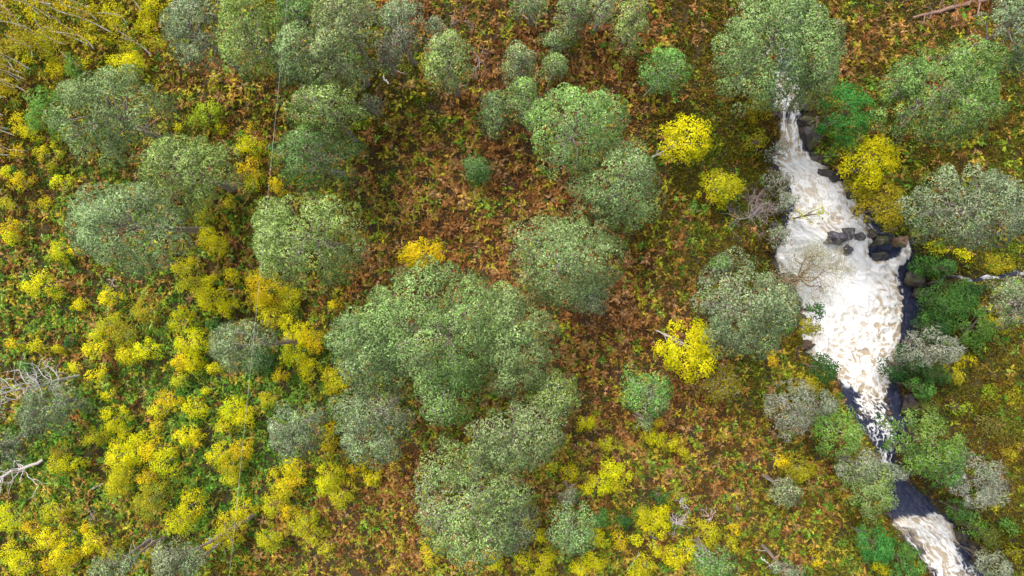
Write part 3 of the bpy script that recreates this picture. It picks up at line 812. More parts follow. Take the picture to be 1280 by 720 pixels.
BT = [
    (50, 138, 28, 32, 5.5, BRIGHT, "bright green leafy bush on the thicket side of the tall grey-green pine", "leafy tree", {}),
    (256, 143, 24, 20, 2.0, LIME, "lime green rounded bush alone in rust bracken below the top-edge pines", "bush", {}),
    (92, 84, 11, 18, 3.0, BRIGHT, "small bright green shrub at the edge of the white-stemmed birch thicket", "bush", {}),
    (1062, 136, 32, 44, 5.0, EMER, "emerald green leafy tree leaning over the black rock by the rapids", "leafy tree", {}),
    (860, 172, 36, 34, 4.5, YEL, "bright yellow birch with a pale stem standing alone in the dark heath", "birch tree", dict(twig=WHITE, lean=(-30, 10), trunk_r=.07, limbs=9)),
    (900, 233, 27, 26, 2.5, YLIM, "yellow-green birch bush between the bright yellow birch and the dead shrub", "birch tree", {}),
    (862, 438, 40, 40, 4.5, YEL, "big yellow birch with a white stem next to the grey waterside pine", "birch tree", dict(twig=WHITE, lean=(-24, -20), trunk_r=.06, limbs=7)),
    (902, 478, 26, 28, 3.0, OLIV, "olive brown leafy bush below the big yellow birch", "bush", dict(lichen=.2)),
    (1098, 198, 36, 34, 4.5, YEL, "golden yellow birch on the far bank under the emerald tree", "birch tree", {}),
    (1108, 258, 30, 34, 3.5, OLIV, "mustard coloured bush hanging over the rusty boulder", "bush", dict(dens=1.2)),
    (1078, 232, 20, 18, 2.0, OLIV, "dull olive bush on the rock between rapids and mustard bush", "bush", {}),
    (1012, 268, 26, 14, 2.2, YLIM, "thin yellow-leaved shrub reaching out over the white rapids", "bush", dict(dens=.3, lichen=.2, hide=False)),
    (527, 318, 30, 20, 2.6, GOLD, "golden birch bush against the top rim of the largest crown", "birch tree", {}),
    (1192, 378, 42, 30, 2.6, GREEN, "large green bush on the far bank just below the side brook", "bush", {}),
    (1214, 412, 34, 34, 2.4, BRIGHT, "vivid green bush on the far bank behind the large green bush", "bush", {}),
    (1168, 410, 24, 28, 1.8, DARK, "dark green bush at the pool edge below the black rock", "bush", {}),
    (1168, 436, 36, 26, 3.4, GRYG, "grey lichen-covered bush with whitish twigs over the pool outlet", "leafy tree", dict(lichen=.55, lean=(34, 0))),
    (1136, 456, 26, 28, 2.0, DARK, "rounded dark green bush overhanging the blue outlet channel", "bush", {}),
    (1208, 452, 20, 14, 1.6, YLIM, "yellowish bush on the far bank under the lichen-covered bush", "bush", {}),
    (1162, 332, 22, 18, 1.4, GREEN, "low green bush between the black pool rock and the side brook", "bush", {}),
    (1168, 308, 22, 14, 1.2, YLIM, "low yellow-green bush between the side chute and the wide far-bank pine", "bush", dict(dens=.8)),
    (1198, 318, 16, 10, 1.5, YEL, "small yellow sprig bush under the wide far-bank pine", "bush", dict(dens=.7)),
    (1238, 330, 22, 14, 1.2, OLIV, "olive bush on the brook bank below the wide far-bank pine", "bush", {}),
    (1258, 362, 16, 14, 1.4, BRIGHT, "vivid green bush beside the pale roots on the brook", "bush", {}),
    (1030, 462, 22, 20, 2.0, DARK, "dark green bush dipping into the foam at the pool outlet", "bush", {}),
    (1010, 480, 26, 16, 2.2, OLIV, "golden brown bush on the near bank at the pool outlet", "bush", {}),
    (1012, 408, 18, 14, 1.6, OLIV, "small golden bush on the near pool bank beside the grey pine", "bush", {}),
    (1022, 388, 12, 12, 1.8, DARK, "small dark green bush on the near pool bank under the bare oak", "bush", {}),
    (992, 512, 32, 40, 4.5, GRYG, "pale lichen-grey tree with bare whitish twigs on the near bank", "leafy tree", dict(lichen=.5)),
    (1030, 508, 18, 20, 3.0, GRYG, "dull green lichen-flecked bush by the brown outlet rock", "leafy tree", dict(lichen=.2)),
    (1052, 542, 34, 34, 3.6, BRIGHT, "bright green leafy tree on the near side of the narrow channel", "leafy tree", dict(lichen=.06)),
    (1078, 584, 36, 22, 3.2, GRYG, "grey lichen-flecked tree arching across the narrow channel", "leafy tree", dict(lichen=.35)),
    (1090, 612, 34, 36, 4.0, [(0.17, 0.27, 0.06), (0.12, 0.20, 0.05), (0.22, 0.32, 0.09)], "yellow-green leafy tree on the near bank over the blue pool", "leafy tree", dict(lichen=.12)),
    (1160, 556, 46, 44, 4.5, BRIGHT, "bright green leafy tree on the far bank spreading over the blue pool", "leafy tree", dict(lichen=.10, lean=(56, 16))),
    (1186, 584, 34, 32, 3.8, GREEN, "green leafy tree behind the bright one over the blue pool", "leafy tree", dict(lichen=.14)),
    (1116, 590, 22, 15, 3.6, GRYG, "thin grey-green tree top bridging the narrow channel", "leafy tree", dict(lichen=.2, lean=(-30, 0))),
    (1226, 606, 36, 38, 4.0, GRYG, "lichen-grey twiggy tree on the far bank above the lower fall", "leafy tree", dict(lichen=.5, lean=(44, 14))),
    (1096, 682, 30, 26, 2.8, EMER, "emerald bush on the near bank beside the lower fall", "bush", {}),
    (1128, 702, 26, 24, 2.2, GREEN, "green bush hanging against the white lower fall", "bush", {}),
    (1102, 712, 16, 12, 1.5, YLIM, "yellow-green bush cut by the bottom edge near the lower fall", "bush", {}),
    (1240, 706, 26, 18, 2.0, GRYG, "grey-green bush in the bottom corner on the far bank", "bush", dict(lichen=.15)),
    (1000, 588, 20, 20, 1.8, OLIV, "orange-olive bush on the near bank above the small round pine", "bush", {}),
    (946, 132, 14, 30, 1.6, OLIV, "olive bush lining the near bank at the head of the rapids", "bush", {}),
    (984, 250, 14, 16, 2.4, GRYG, "grey lichen-covered shrub between the dead shrub and the rapids", "bush", dict(lichen=.5)),
    (972, 190, 16, 14, 2.0, GRYG, "pale yellow-grey shrub on the near bank where the rapids widen", "bush", dict(lichen=.45, dens=.7, hide=False)),
    (974, 226, 20, 18, 2.2, GRYG, "pale lichen-grey shrub hugging the near bank of the upper rapids", "bush", dict(lichen=.5, dens=.9, hide=False)),
    (976, 296, 18, 18, 2.2, GRYG, "grey twiggy shrub on the near bank just above the bare oak", "bush", dict(lichen=.5, dens=.9, hide=False)),
    (946, 176, 16, 16, 1.6, OLIV, "olive green bush on the near bank beside the narrow rapids", "bush", dict(dens=.9)),
    (752, 650, 13, 13, 1.2, GREEN, "green bush touching the rounded bottom pine", "bush", {}),
    (780, 651, 11, 10, 1.0, DARK, "darker green round bush beside the green bush near the bottom", "bush", {}),
    (824, 621, 12, 10, 1.1, DARK, "dark green bush above the bleached branch heap", "bush", {}),
    (266, 404, 11, 10, 1.0, DARK, "dark green low bush touching the small grey pine under the cable", "bush", {}),
    (86, 428, 8, 11, 0.9, DARK, "dark green low bush among brown bracken at the slope edge", "bush", {}),
    (30, 460, 10, 9, 0.9, GREEN, "green low bush just above the bleached leaning dead tree", "bush", {}),
    (14, 213, 9, 7, 0.9, EMER, "small bluish green bush below the birch thicket", "bush", {}),
    (328, 452, 18, 20, 1.6, DARK, "dark green shrub in the shade of the cable-crossed grey pine", "bush", {}),
    (900, 330, 14, 10, 1.2, BRIGHT, "small green bush touching the top of the grey waterside pine", "bush", {}),
    (868, 260, 9, 8, 0.8, BRIGHT, "small bright green fern bush in the dark heath below the yellow-green birch", "bush", {}),
    (1250, 560, 16, 12, 1.0, OLIV, "mustard bush on the dark far bank beside the lichen-grey tree", "bush", {}),
    (1220, 660, 18, 16, 0.9, BRIGHT, "mossy green low bush on the far bank beside the lower fall", "bush", dict(dens=.7)),
    (1152, 486, 16, 16, 2.3, GREEN, "green bush overhanging the tall dark rock bank of the outlet", "bush", {}),
    (1172, 468, 20, 14, 2.6, DARK, "dark green low bush just below the lichen-covered bush", "bush", {}),
    (1192, 470, 16, 14, 2.4, OLIV, "olive bush between the yellowish bush and the reddish brown shrub", "bush", {}),
    (1160, 512, 16, 14, 2.2, [(0.10, 0.13, 0.02), (0.14, 0.15, 0.025), (0.08, 0.10, 0.02)], "dull green bush squeezed above the bright green pool tree", "bush", {}),
    (1204, 640, 18, 14, 2.0, GREEN, "green bush under the lichen-grey tree by the lower fall", "bush", {}),
    (1240, 630, 18, 14, 2.6, OLIV, "olive bush on the slope below the lichen-grey tree", "bush", dict(dens=.9)),
    (1218, 362, 18, 12, 2.8, DARK, "dark green bush lining the side brook below its bend", "bush", {}),
    (1182, 334, 18, 12, 2.8, GREEN, "green bush lining the side brook above its bend", "bush", {}),
    (1246, 408, 18, 16, 2.9, OLIV, "olive bush between the vivid green bush and the edge pine", "bush", dict(dens=.9)),
    (1200, 510, 16, 12, 2.6, LIME, "small lime bush between reddish shrub and dull olive shrub", "bush", dict(dens=.7)),
    (1240, 672, 18, 14, 2.2, [(0.12, 0.15, 0.02), (0.09, 0.12, 0.02), (0.16, 0.17, 0.03)], "mossy olive bush above the bottom corner bush on the far bank", "bush", {}),
    (1184, 496, 22, 16, 0.2, [(0.16, 0.08, 0.02), (0.12, 0.09, 0.015), (0.20, 0.13, 0.02)], "reddish brown low shrub on the far bank beside the blue outlet channel", "bush", dict(dens=.9)),
    (1216, 486, 16, 12, 0.4, LIME, "lime green sprouting bush on the far bank below the yellowish bush", "bush", dict(dens=.7)),
    (1246, 492, 22, 16, 0.5, OLIV, "mustard olive shrub on the far bank above the brown hollow", "bush", dict(dens=.9)),
    (1218, 524, 24, 16, 0.2, [(0.15, 0.15, 0.03), (0.11, 0.11, 0.02), (0.2, 0.17, 0.03)], "dull olive shrub behind the bright green pool tree", "bush", dict(dens=.9)),
    (1270, 520, 14, 14, 0.6, LIME, "lime bush cut by the frame edge on the far bank", "bush", dict(dens=.8)),
    (1272, 600, 14, 18, 0.5, OLIV, "mustard shrub cut by the frame edge beside the lichen-grey tree", "bush", dict(dens=.8)),
    (1270, 690, 16, 16, 0.4, OLIV, "mustard shrub in the bottom corner by the grey-green bush", "bush", dict(dens=.8)),
    (1232, 440, 18, 14, 0.6, [(0.10, 0.08, 0.02), (0.14, 0.12, 0.02), (0.08, 0.10, 0.02)], "dark brown-green shrub behind the vivid green bush", "bush", dict(dens=.9)),
    (1266, 440, 16, 16, 0.6, [(0.22, 0.09, 0.03), (0.16, 0.07, 0.02), (0.3, 0.14, 0.03)], "rusty red shrub under the edge pine on the far bank", "bush", dict(dens=.9)),
    (1244, 545, 18, 10, 0.4, [(0.12, 0.12, 0.02), (0.09, 0.09, 0.02), (0.17, 0.14, 0.02)], "brownish low shrub just above the mustard bush on the far bank", "bush", dict(dens=.9)),
    (1255, 650, 18, 16, 0.9, GREEN, "green low bush on the far bank slope near the frame edge", "bush", dict(dens=.6)),
]
for cx, cy, rx, ry, zc, cols, lab, cat, kw in BT:
    kw = dict(kw)
    broadleaf(cx, cy, rx, ry, zc - (2.2 if cx > 1100 and cy > 300 and zc < 3 else 0), cols, lab, cat, "broadleaved trees and bushes of the glen", name={"birch tree": "birch_tree", "leafy tree": "leafy_tree", "bush": "bush"}[cat], **kw)

# --- landmarks for the labels of the many alike saplings and ferns
LM = [(130, 140, "the tall grey-green pine"), (222, 212, "the wide pine"), (148, 282, "the grey-blue pine"), (393, 194, "the dark green pine"), (380, 298, "the broad pale pine"),
      (462, 133, "the tiny glade pine"), (560, 76, "the half-bare pine"), (597, 211, "the round dark pine"), (720, 158, "the upper paired pine"), (776, 232, "the lower paired pine"),
      (712, 325, "the layered pine"), (548, 412, "the largest crown"), (466, 530, "the bluish pine"), (588, 630, "the twiggy bottom pine"), (367, 540, "the small round grey pine"),
      (300, 432, "the cable-crossed pine"), (54, 510, "the bleached dead tree"), (30, 590, "the lower bleached log"), (808, 490, "the bracken-slope pine"), (716, 664, "the rounded bottom pine"),
      (893, 706, "the bottom-edge pine"), (850, 645, "the bleached branch heap"), (862, 438, "the big yellow birch"), (860, 172, "the bright yellow birch"), (832, 88, "the lone light pine"),
      (934, 386, "the waterside pine"), (986, 616, "the round bank pine"), (212, 702, "the slanting-trunk pine"), (1192, 112, "the big far-bank pine"), (1060, 400, "the waterfall pool"),
      (256, 143, "the lime bush"), (120, 40, "the birch thicket"), (1160, 20, "the fallen logs"), (645, 110, "the young pine cluster"), (752, 20, "the pale-stemmed pines"), (1165, 560, "the bright pool tree")]
LM += [(1165, 690, "the lower fall"), (1122, 302, "the rusty boulder"), (1062, 136, "the emerald tree"), (1140, 625, "the blue pool"), (1085, 490, "the pool outlet"), (1010, 235, "the upper rapids"), (985, 110, "the head of the rapids"), (1105, 560, "the narrow channel")]
USED = {}
def where(px, py, dirs=True):
    d = [math.hypot(px - a, py - b) for a, b, _ in LM]
    out = []
    for i in np.argsort(d)[:6]:
        a, b, nm = LM[i]
        dx, dy = px - a, py - b
        if abs(dy) > abs(dx): w = "above" if dy < 0 else "below"
        else:
            tw = (dx > 0) == (px < 1070)
            w = "on the river side of" if tw else "on the hill side of"
        if max(abs(dx), abs(dy)) < 14: w = "right beside".replace("right ", "close ")
        out.append((w, nm, d[i]))
    return out
def unique_label(desc, px, py):
    for w, nm, dd in where(px, py):
        for dist in (("just " if dd < 70 else ""), "farther "):
            for extra in ("",):
                lab = f"{desc} {dist}{w} {nm}"
                if lab not in USED:
                    USED[lab] = 1
                    return lab
    ws = where(px, py)
    for a in ws:
        for b in ws:
            if a[1] != b[1]:
                lab = f"{desc} {a[0]} {a[1]}, toward {b[1]}"
                if lab not in USED and len(lab.replace('-', ' ').split()) <= 16:
                    USED[lab] = 1
                    return lab
    return f"{desc} {ws[0][0]} {ws[0][1]}"

# --- smaller stones lining both banks
r9 = np.random.default_rng(9)
for sx, sy in [(962,108),(967,140),(957,190),(952,206),(957,236),(963,262),(972,300),(966,330),(1000,395),(998,416),(1048,478),(1058,522),(1076,546),(1090,566),(1108,622),(1128,682),(1146,706),
               (1006,110),(1005,134),(1046,213),(1058,226),(1084,274),(1142,302),(1151,395),(1149,420),(1143,441),(1125,470),(1141,525),(1137,545),(1162,612),(1178,636),(1197,652),(1216,682),(1227,712),(1036,300),(1090,292),(1112,516),(1074,515)]:
    a_, b_ = r9.uniform(4, 9), r9.uniform(3.5, 7)
    tone_ = [((0.030, 0.024, 0.024), "black"), ((0.055, 0.040, 0.030), "brown"), ((0.075, 0.068, 0.066), "grey")][r9.integers(0, 3)]
    rock(sx, sy, a_, b_, r9.uniform(.25, .45), float(rv_z(sy)) + 0.05, tone_[0], unique_label(f"small {tone_[1]} stone", sx, sy))

# --- birch saplings, each one where the photograph has it
SAP = {
 'Y': [(45,12,14),(60,28,8),(120,12,10),(145,18,14),(150,32,10),(118,38,10),(117,55,10),(143,50,8),(190,12,16),(185,32,14),(158,80,20),(72,85,14),(112,80,8),(42,75,8),(40,168,10),(8,215,9),(78,228,10),
       (193,140,8),(222,158,7),(310,182,16),(316,228,10),(275,160,8),(14,297,9),(72,314,12),(50,356,17),(72,370,7),(96,382,9),(136,372,12),(120,420,9),(43,434,10),(72,436,5),(117,435,11),(158,443,15),(182,438,15),
       (92,458,7),(122,468,10),(255,297,13),(271,305,14),(228,335,13),(260,353,9),(264,374,18),(281,384,14),(224,400,13),(238,430,19),(240,455,12),(290,345,10),(268,460,8),(326,380,12),(357,405,12),(375,418,17),(369,440,17),(385,462,14),
       (142,523,16),(155,540,9),(135,494,7),(195,515,12),(243,510,14),(255,490,6),(88,578,12),(150,570,19),(170,560,17),(206,577,16),(231,545,14),(246,548,10),(236,634,17),(226,652,16),(290,512,16),(306,520,14),(279,534,10),(274,570,16),
       (288,598,10),(300,640,15),(262,682,7),(15,655,12),(5,640,9),(25,705,18),(8,690,10),(65,672,16),(76,692,16),(112,678,14),(366,585,14),(341,593,8),(410,600,18),(465,598,11),(618,705,10),
       (733,528,11),(820,548,14),(842,555,9),(766,587,14),(752,606,14),(786,597,7),(735,612,7),(820,655,17),(828,636,10),(750,675,12),(743,702,12),(796,675,8),(820,686,8),(845,697,14),(861,690,12),(655,702,10),(681,708,16),(725,712,10),(675,670,8),(660,655,8),(795,715,10)],
 'O': [(85,10,10),(30,156,15),(25,190,8),(25,225,13),(10,108,12),(312,210,14),(313,160,8),(345,232,11),(345,197,6),(55,253,7),(12,286,12),(96,314,6),(18,430,8),(225,453,13),(330,360,22),(391,426,14),(352,468,9),(417,380,7),
       (210,500,14),(193,533,9),(190,563,16),(183,597,10),(300,563,14),(40,660,10),(105,660,8),(95,695,9),(58,706,12),(172,708,8),(410,548,13),(370,602,9),(360,640,10),(452,580,10),(441,588,8),(620,690,11),(824,530,7),(775,676,10),(917,660,7),(965,450,9),(975,575,10),(1022,702,8)],
 'L': [(65,52,20),(28,55,16),(196,54,13),(172,70,9),(160,60,8),(58,195,14),(12,256,9),(135,405,14),(238,353,14),(257,272,11),(287,255,8),(225,475,9),(360,372,16),(341,397,15),(428,470,16),(408,470,9),(120,545,14),(68,582,12),(150,594,15),
       (144,608,16),(286,581,15),(282,666,21),(65,640,13),(85,712,10),(133,690,10),(190,687,8),(335,500,12),(353,612,16),(340,633,16),(425,619,16),(379,655,16),(391,670,12),(336,674,16),(407,685,8),(540,690,16),(415,485,9),(758,555,10),(854,565,8),(771,605,9),
       (713,592,11),(690,583,8),(804,645,12),(885,670,16),(915,680,9),(809,710,14)],
 'G': [(10,20,12),(258,253,8),(182,387,15),(155,418,16),(308,405,9),(72,565,10),(187,625,22)]}
SC = {'Y': (YEL, "yellow"), 'O': (GOLD, "golden"), 'L': (YLIM, "yellow-green"), 'G': (OLIV, "olive-yellow")}
for k, lst in SAP.items():
    cols, word = SC[k]
    for (sx, sy, r) in lst:
        sz = "tiny " if r <= 8 else ("small " if r <= 11 else ("large " if r >= 16 else ""))
        desc = f"{sz}{word} birch sapling"
        e = U(0.85, 1.2)
        broadleaf(sx, sy, r * e * 1.17, r / e * 1.17, 0.55 + r * 0.075 + U(-0.1, 0.3), cols, unique_label(desc, sx, sy), "birch sapling", "autumn birch saplings on the slope",
                  name="birch_sapling", leaf=0.082, dens=0.95, flat=0.8, twig=(0.34, 0.28, 0.22), limbs=6, trunk_r=0.022, pads=1.5, hide=False)

# --- white-stemmed birches of the thicket (top corner)
def thin_birch(bx_, by_, h, label, leafy):
    x, y = W(bx_, by_, 0.2)
    bz = float(ground_z(np.array([x]), np.array([y]))[0]) - 0.05
    t = thing("birch_tree", (x, y, bz), label, "birch tree", "white-stemmed birches of the thicket")
    tb = Tubes()
    top = np.array([U(-.5, .5), U(-.5, .5), h])
    pts = make_trunk(tb, np.zeros(3), top, 0.026 + 0.006 * h, 0.010, (0.82, 0.79, 0.76), 0.40, 9, 6)
    ends = []
    for _ in range(9):
        k = int(U(3, 8)); st = pts[k]; a = U(0, 6.28); l = U(0.3, 0.7) * (1.2 - k / 10)
        e = st + np.array([math.cos(a) * l, math.sin(a) * l, U(0.3, 0.8) * l])
        tb.add(np.array([st, (st + e) / 2 + rng.normal(0, .05, 3), e]), [0.012, 0.008, 0.003], 4, (0.16, 0.11, 0.09))
        ends.append(e); ends.append((st + e) / 2)
    ends = np.array(ends + [pts[-1], pts[-2]])
    obj("trunk", tb.mesh("birch_stem"), M_BARK, t)
    n = int(270 * leafy)
    P = ends[rng.integers(0, len(ends), n)] + rng.normal(0, 0.2, (n, 3))
    cc = np.array([(0.58, 0.44, 0.008), (0.32, 0.27, 0.012), (0.22, 0.22, 0.02), (0.34, 0.20, 0.02)])[rng.choice(4, n, p=[.28, .28, .32, .12])]
    V, F, C = leaves(P, norm(rng.normal(0, 1, (n, 3)) + np.array([0, 0, 0.8])), U(0.07, 0.12, n), U(0.04, 0.08, n), cc * U(.8, 1.2, n)[:, None])
    obj("crown", mesh_from("birch_crown", V, F, C), M_LEAF, t)
TB = [(20,72),(48,48),(36,95),(12,118),(72,58),(88,38),(104,22),(66,22),(108,32),(132,22),(150,8),(170,14),(62,68),(96,55),(112,50),(130,68),(136,72),(102,66),(80,68),(60,84),(58,96),(46,100),(44,112),(30,108),(52,108),(20,128),(34,116),(8,135),(50,122),(205,80),
      (22,165),(10,158),(28,172),(6,180),(38,190),(16,195),(8,240),(20,150),(176,42),(120,90),(140,38),(158,52),(92,20),(40,30),(26,40),(12,50),(75,35),(84,78),(5,88),(18,20),(182,60),(124,6),(52,10),(196,30)]
for i, (bx_, by_) in enumerate(TB):
    h = U(2.0, 4.0)
    thin_birch(bx_, by_, h, unique_label("slender white-stemmed birch", bx_, by_), U(0.35, 1.0))

# ------------------------------------------------------------------ dead wood
def grow(tb, p, d, L, r, depth, color, spread=0.7, kids=3, wob=0.15, gz=None, sides=5):
    n = 5
    pts = [p]
    for i in range(n):
        d = norm(d + rng.normal(0, wob, 3))
        q = pts[-1] + d * L / n
        if gz is not None and q[2] < gz: q[2] = gz + 0.02; d = norm(np.array([d[0], d[1], abs(d[2]) * 0.3]))
        pts.append(q)
    pts = np.array(pts)
    r1 = r * (0.55 if depth else 0.2)
    tb.add(pts, np.linspace(r, r1, n + 1), sides if r > 0.03 else 4, np.array(color) * U(0.8, 1.15))
    ends = []
    if depth:
        for k in range(kids):
            j = int(U(2, n + 1)) if k else n
            nd = norm(d + rng.normal(0, spread, 3))
            ends += grow(tb, pts[j], nd, L * U(0.55, 0.85), max(r1 * U(0.6, 0.95), 0.006), depth - 1, color, spread, kids, wob, gz, sides)
    else:
        ends.append(pts[-1])
    return ends

def fallen(p0, p1, r0, r1, color, label, nb, blen, z1=0.3, name="fallen_tree", lift=0.35, bdepth=1, spread=0.7, cat="fallen tree"):
    x0, y0 = W(*p0, 0.3); x1, y1 = W(*p1, z1)
    bz = float(ground_z(np.array([x0]), np.array([y0]))[0])
    bz1 = float(ground_z(np.array([x1]), np.array([y1]))[0]) if z1 < 1 else z1
    t = thing(name, (x0, y0, bz), label, cat, "dead wood lying in the glen")
    tb = Tubes()
    a = np.array([0, 0, r0 * 0.7]); b = np.array([x1 - x0, y1 - y0, bz1 - bz + lift])
    n = 14
    u = np.linspace(0, 1, n)[:, None]
    pts = a + (b - a) * u + rng.normal(0, 0.045, (n, 3)) * np.array([1, 1, 0.4])
    tb.add(pts, np.linspace(r0, r1, n), 7, np.array(color))
    obj("trunk", tb.mesh("fallen_trunk"), M_DEAD, t)
    if nb:
        ax = norm(b - a)
        for k in range(nb):
            bt = Tubes()
            j = int(U(3, n))
            side = norm(np.cross(ax, [0, 0, 1])) * (1 if k % 2 else -1)
            d = norm(side * U(0.5, 1) + ax * U(0.1, 0.8) + np.array([0, 0, U(-0.1, 0.5)]))
            grow(bt, pts[j], d, blen * U(0.6, 1.2), 0.4 * (r0 + (r1 - r0) * j / n) + 0.008, bdepth, np.array(color) * 1.08, spread, 3, 0.22, -0.1)
            obj("branch", bt.mesh("dead_branch"), M_DEAD, t)
    return t
PALE = (0.52, 0.48, 0.45)
fallen((96, 470), (-20, 496), 0.075, 0.03, (0.55, 0.51, 0.48), "bleached leaning dead tree with a tangle of white branches above the edge pine", 46, 0.95, z1=6.5, bdepth=2, spread=.6, name="dead_tree", cat="dead tree")
fallen((54, 576), (-40, 610), 0.10, 0.06, (0.42, 0.38, 0.35), "lower bleached fallen tree with splayed white branches at the slope edge", 16, 0.8, z1=2.0, bdepth=2)
fallen((1, 558), (50, 606), 0.05, 0.02, PALE, "thin bleached branch crossing the lower fallen tree", 4, 0.7, name="fallen_branch", cat="branch")
fallen((1226, 8), (1120, 36), 0.20, 0.06, (0.22, 0.13, 0.095), "long reddish brown fallen log above the big far-bank pine", 8, 0.8, name="fallen_log", cat="log")
fallen((1208, 9), (1176, 12), 0.11, 0.05, (0.26, 0.20, 0.17), "short greyish fallen log behind the long reddish one", 3, 0.6, name="fallen_log", cat="log")
fallen((1164, 2), (1142, 7), 0.08, 0.03, (0.28, 0.21, 0.18), "small fallen log at the top edge above the long reddish log", 2, 0.5, name="fallen_log", cat="log")
fallen((868, 689), (879, 702), 0.10, 0.07, (0.55, 0.50, 0.44), "short whitish log beside the bottom-edge pine", 0, 0, name="fallen_log", cat="log", lift=0.6)
fallen((784, 712), (799, 690), 0.045, 0.02, (0.42, 0.36, 0.32), "thin grey stick lying near the bottom edge", 1, 0.4, name="fallen_branch", cat="branch")
fallen((112, 613), (130, 603), 0.035, 0.015, (0.5, 0.45, 0.4), "thin pale stick in green bracken below the lower bleached tree", 1, 0.3, name="fallen_branch", cat="branch")
fallen((82, 672), (96, 663), 0.03, 0.012, (0.48, 0.43, 0.38), "short pale stick among bottom yellow saplings", 1, 0.3, name="fallen_branch", cat="branch")
fallen((490, 112), (484, 106), 0.06, 0.03, (0.6, 0.55, 0.5), "tiny whitish stump on the mossy glade", 0, 0, name="dead_stump", cat="stump", lift=0.3)
fallen((961, 706), (950, 694), 0.05, 0.03, (0.5, 0.46, 0.42), "pale stick near the bottom-edge grey pine", 0, 0, name="fallen_branch", cat="branch")
fallen((275, 363), (294, 361), 0.03, 0.02, (0.45, 0.40, 0.36), "thin grey stick between golden saplings below the cable", 0, 0, name="fallen_branch", cat="branch")

def dead_shrub(px, py, label, n, L, r, color, depth=3, up=0.7, kids=3, zoff=0.0, dirs=None, name="dead_shrub", cat="dead shrub", spread=0.6):
    x, y = W(px, py, zoff)
    bz = float(ground_z(np.array([x]), np.array([y]))[0])
    t = thing(name, (x, y, bz), label, cat, "dead shrubs and branch heaps")
    for k in range(n):
        tb = Tubes()
        if dirs is not None: d = np.array(dirs[k % len(dirs)], float) + rng.normal(0, 0.12, 3)
        else:
            a = U(0, 6.28); d = np.array([math.cos(a), math.sin(a), U(0.1, 1.0) * up])
        grow(tb, np.array([U(-.15, .15), U(-.15, .15), 0.05]), norm(d), L * U(0.7, 1.2), r * U(0.7, 1.1), depth, color, spread, kids, 0.2, 0.03)
        obj("branch", tb.mesh("dead_branch"), M_DEAD, t)
    return t
dead_shrub(935, 272, "large dead shrub of grey-mauve twigs between yellow-green bush and rapids", 11, 0.95, 0.05, (0.34, 0.27, 0.26), 4, dirs=[(0.2, 1, .5), (0.5, .8, .5), (.8, .5, .4), (.3, 1, .9), (-.2, .9, .5), (-.8, -.4, .15), (.9, .7, .5), (.6, -.5, .2), (.1, .6, .3)])
dead_shrub(846, 654, "heap of bleached grey branches among yellow saplings near the bottom", 16, 0.55, 0.05, (0.48, 0.42, 0.42), 2, 0.35, name="branch_heap", cat="branch heap")
dead_shrub(852, 630, "upper part of the bleached grey branches, by the dark green bush", 9, 0.4, 0.04, (0.46, 0.40, 0.41), 2, 0.3, name="branch_heap", cat="branch heap")
dead_shrub(889, 646, "smaller heap of bleached branches on the river side of the big heap", 11, 0.42, 0.035, (0.46, 0.40, 0.39), 2, 0.35, name="branch_heap", cat="branch heap")
dead_shrub(818, 674, "low strip of grey dead twigs below the branch heap", 7, 0.35, 0.03, (0.42, 0.37, 0.38), 2, 0.25, name="branch_heap", cat="branch heap")
dead_shrub(1268, 350, "pale forked root or branch reaching over the side brook", 5, 0.7, 0.038, (0.42, 0.36, 0.27), 2, dirs=[(-.9, .5, .3), (.4, -1, .2), (-.8, -.25, .2), (.8, .2, .3), (.1, -.9, .1)], name="dead_root", cat="root")
dead_shrub(118, 640, "wispy grey dead twigs in green bracken on the lower slope", 6, 0.4, 0.018, (0.42, 0.38, 0.35), 2, 0.5)
dead_shrub(140, 350, "faded straw-coloured dead twigs under the grey-blue pine", 9, 0.45, 0.02, (0.46, 0.38, 0.27), 2, 0.4)
dead_shrub(768, 30, "brown dead twig shrub between the pale-stemmed pines", 5, 0.5, 0.02, (0.30, 0.22, 0.19), 2, 0.6)
dead_shrub(600, 86, "pinkish grey dead twigs beside the half-bare pine", 8, 0.55, 0.025, (0.40, 0.30, 0.27), 2, 0.5)
dead_shrub(580, 40, "pinkish dead twigs at the top of the rust bracken", 5, 0.5, 0.02, (0.38, 0.29, 0.26), 2, 0.5)

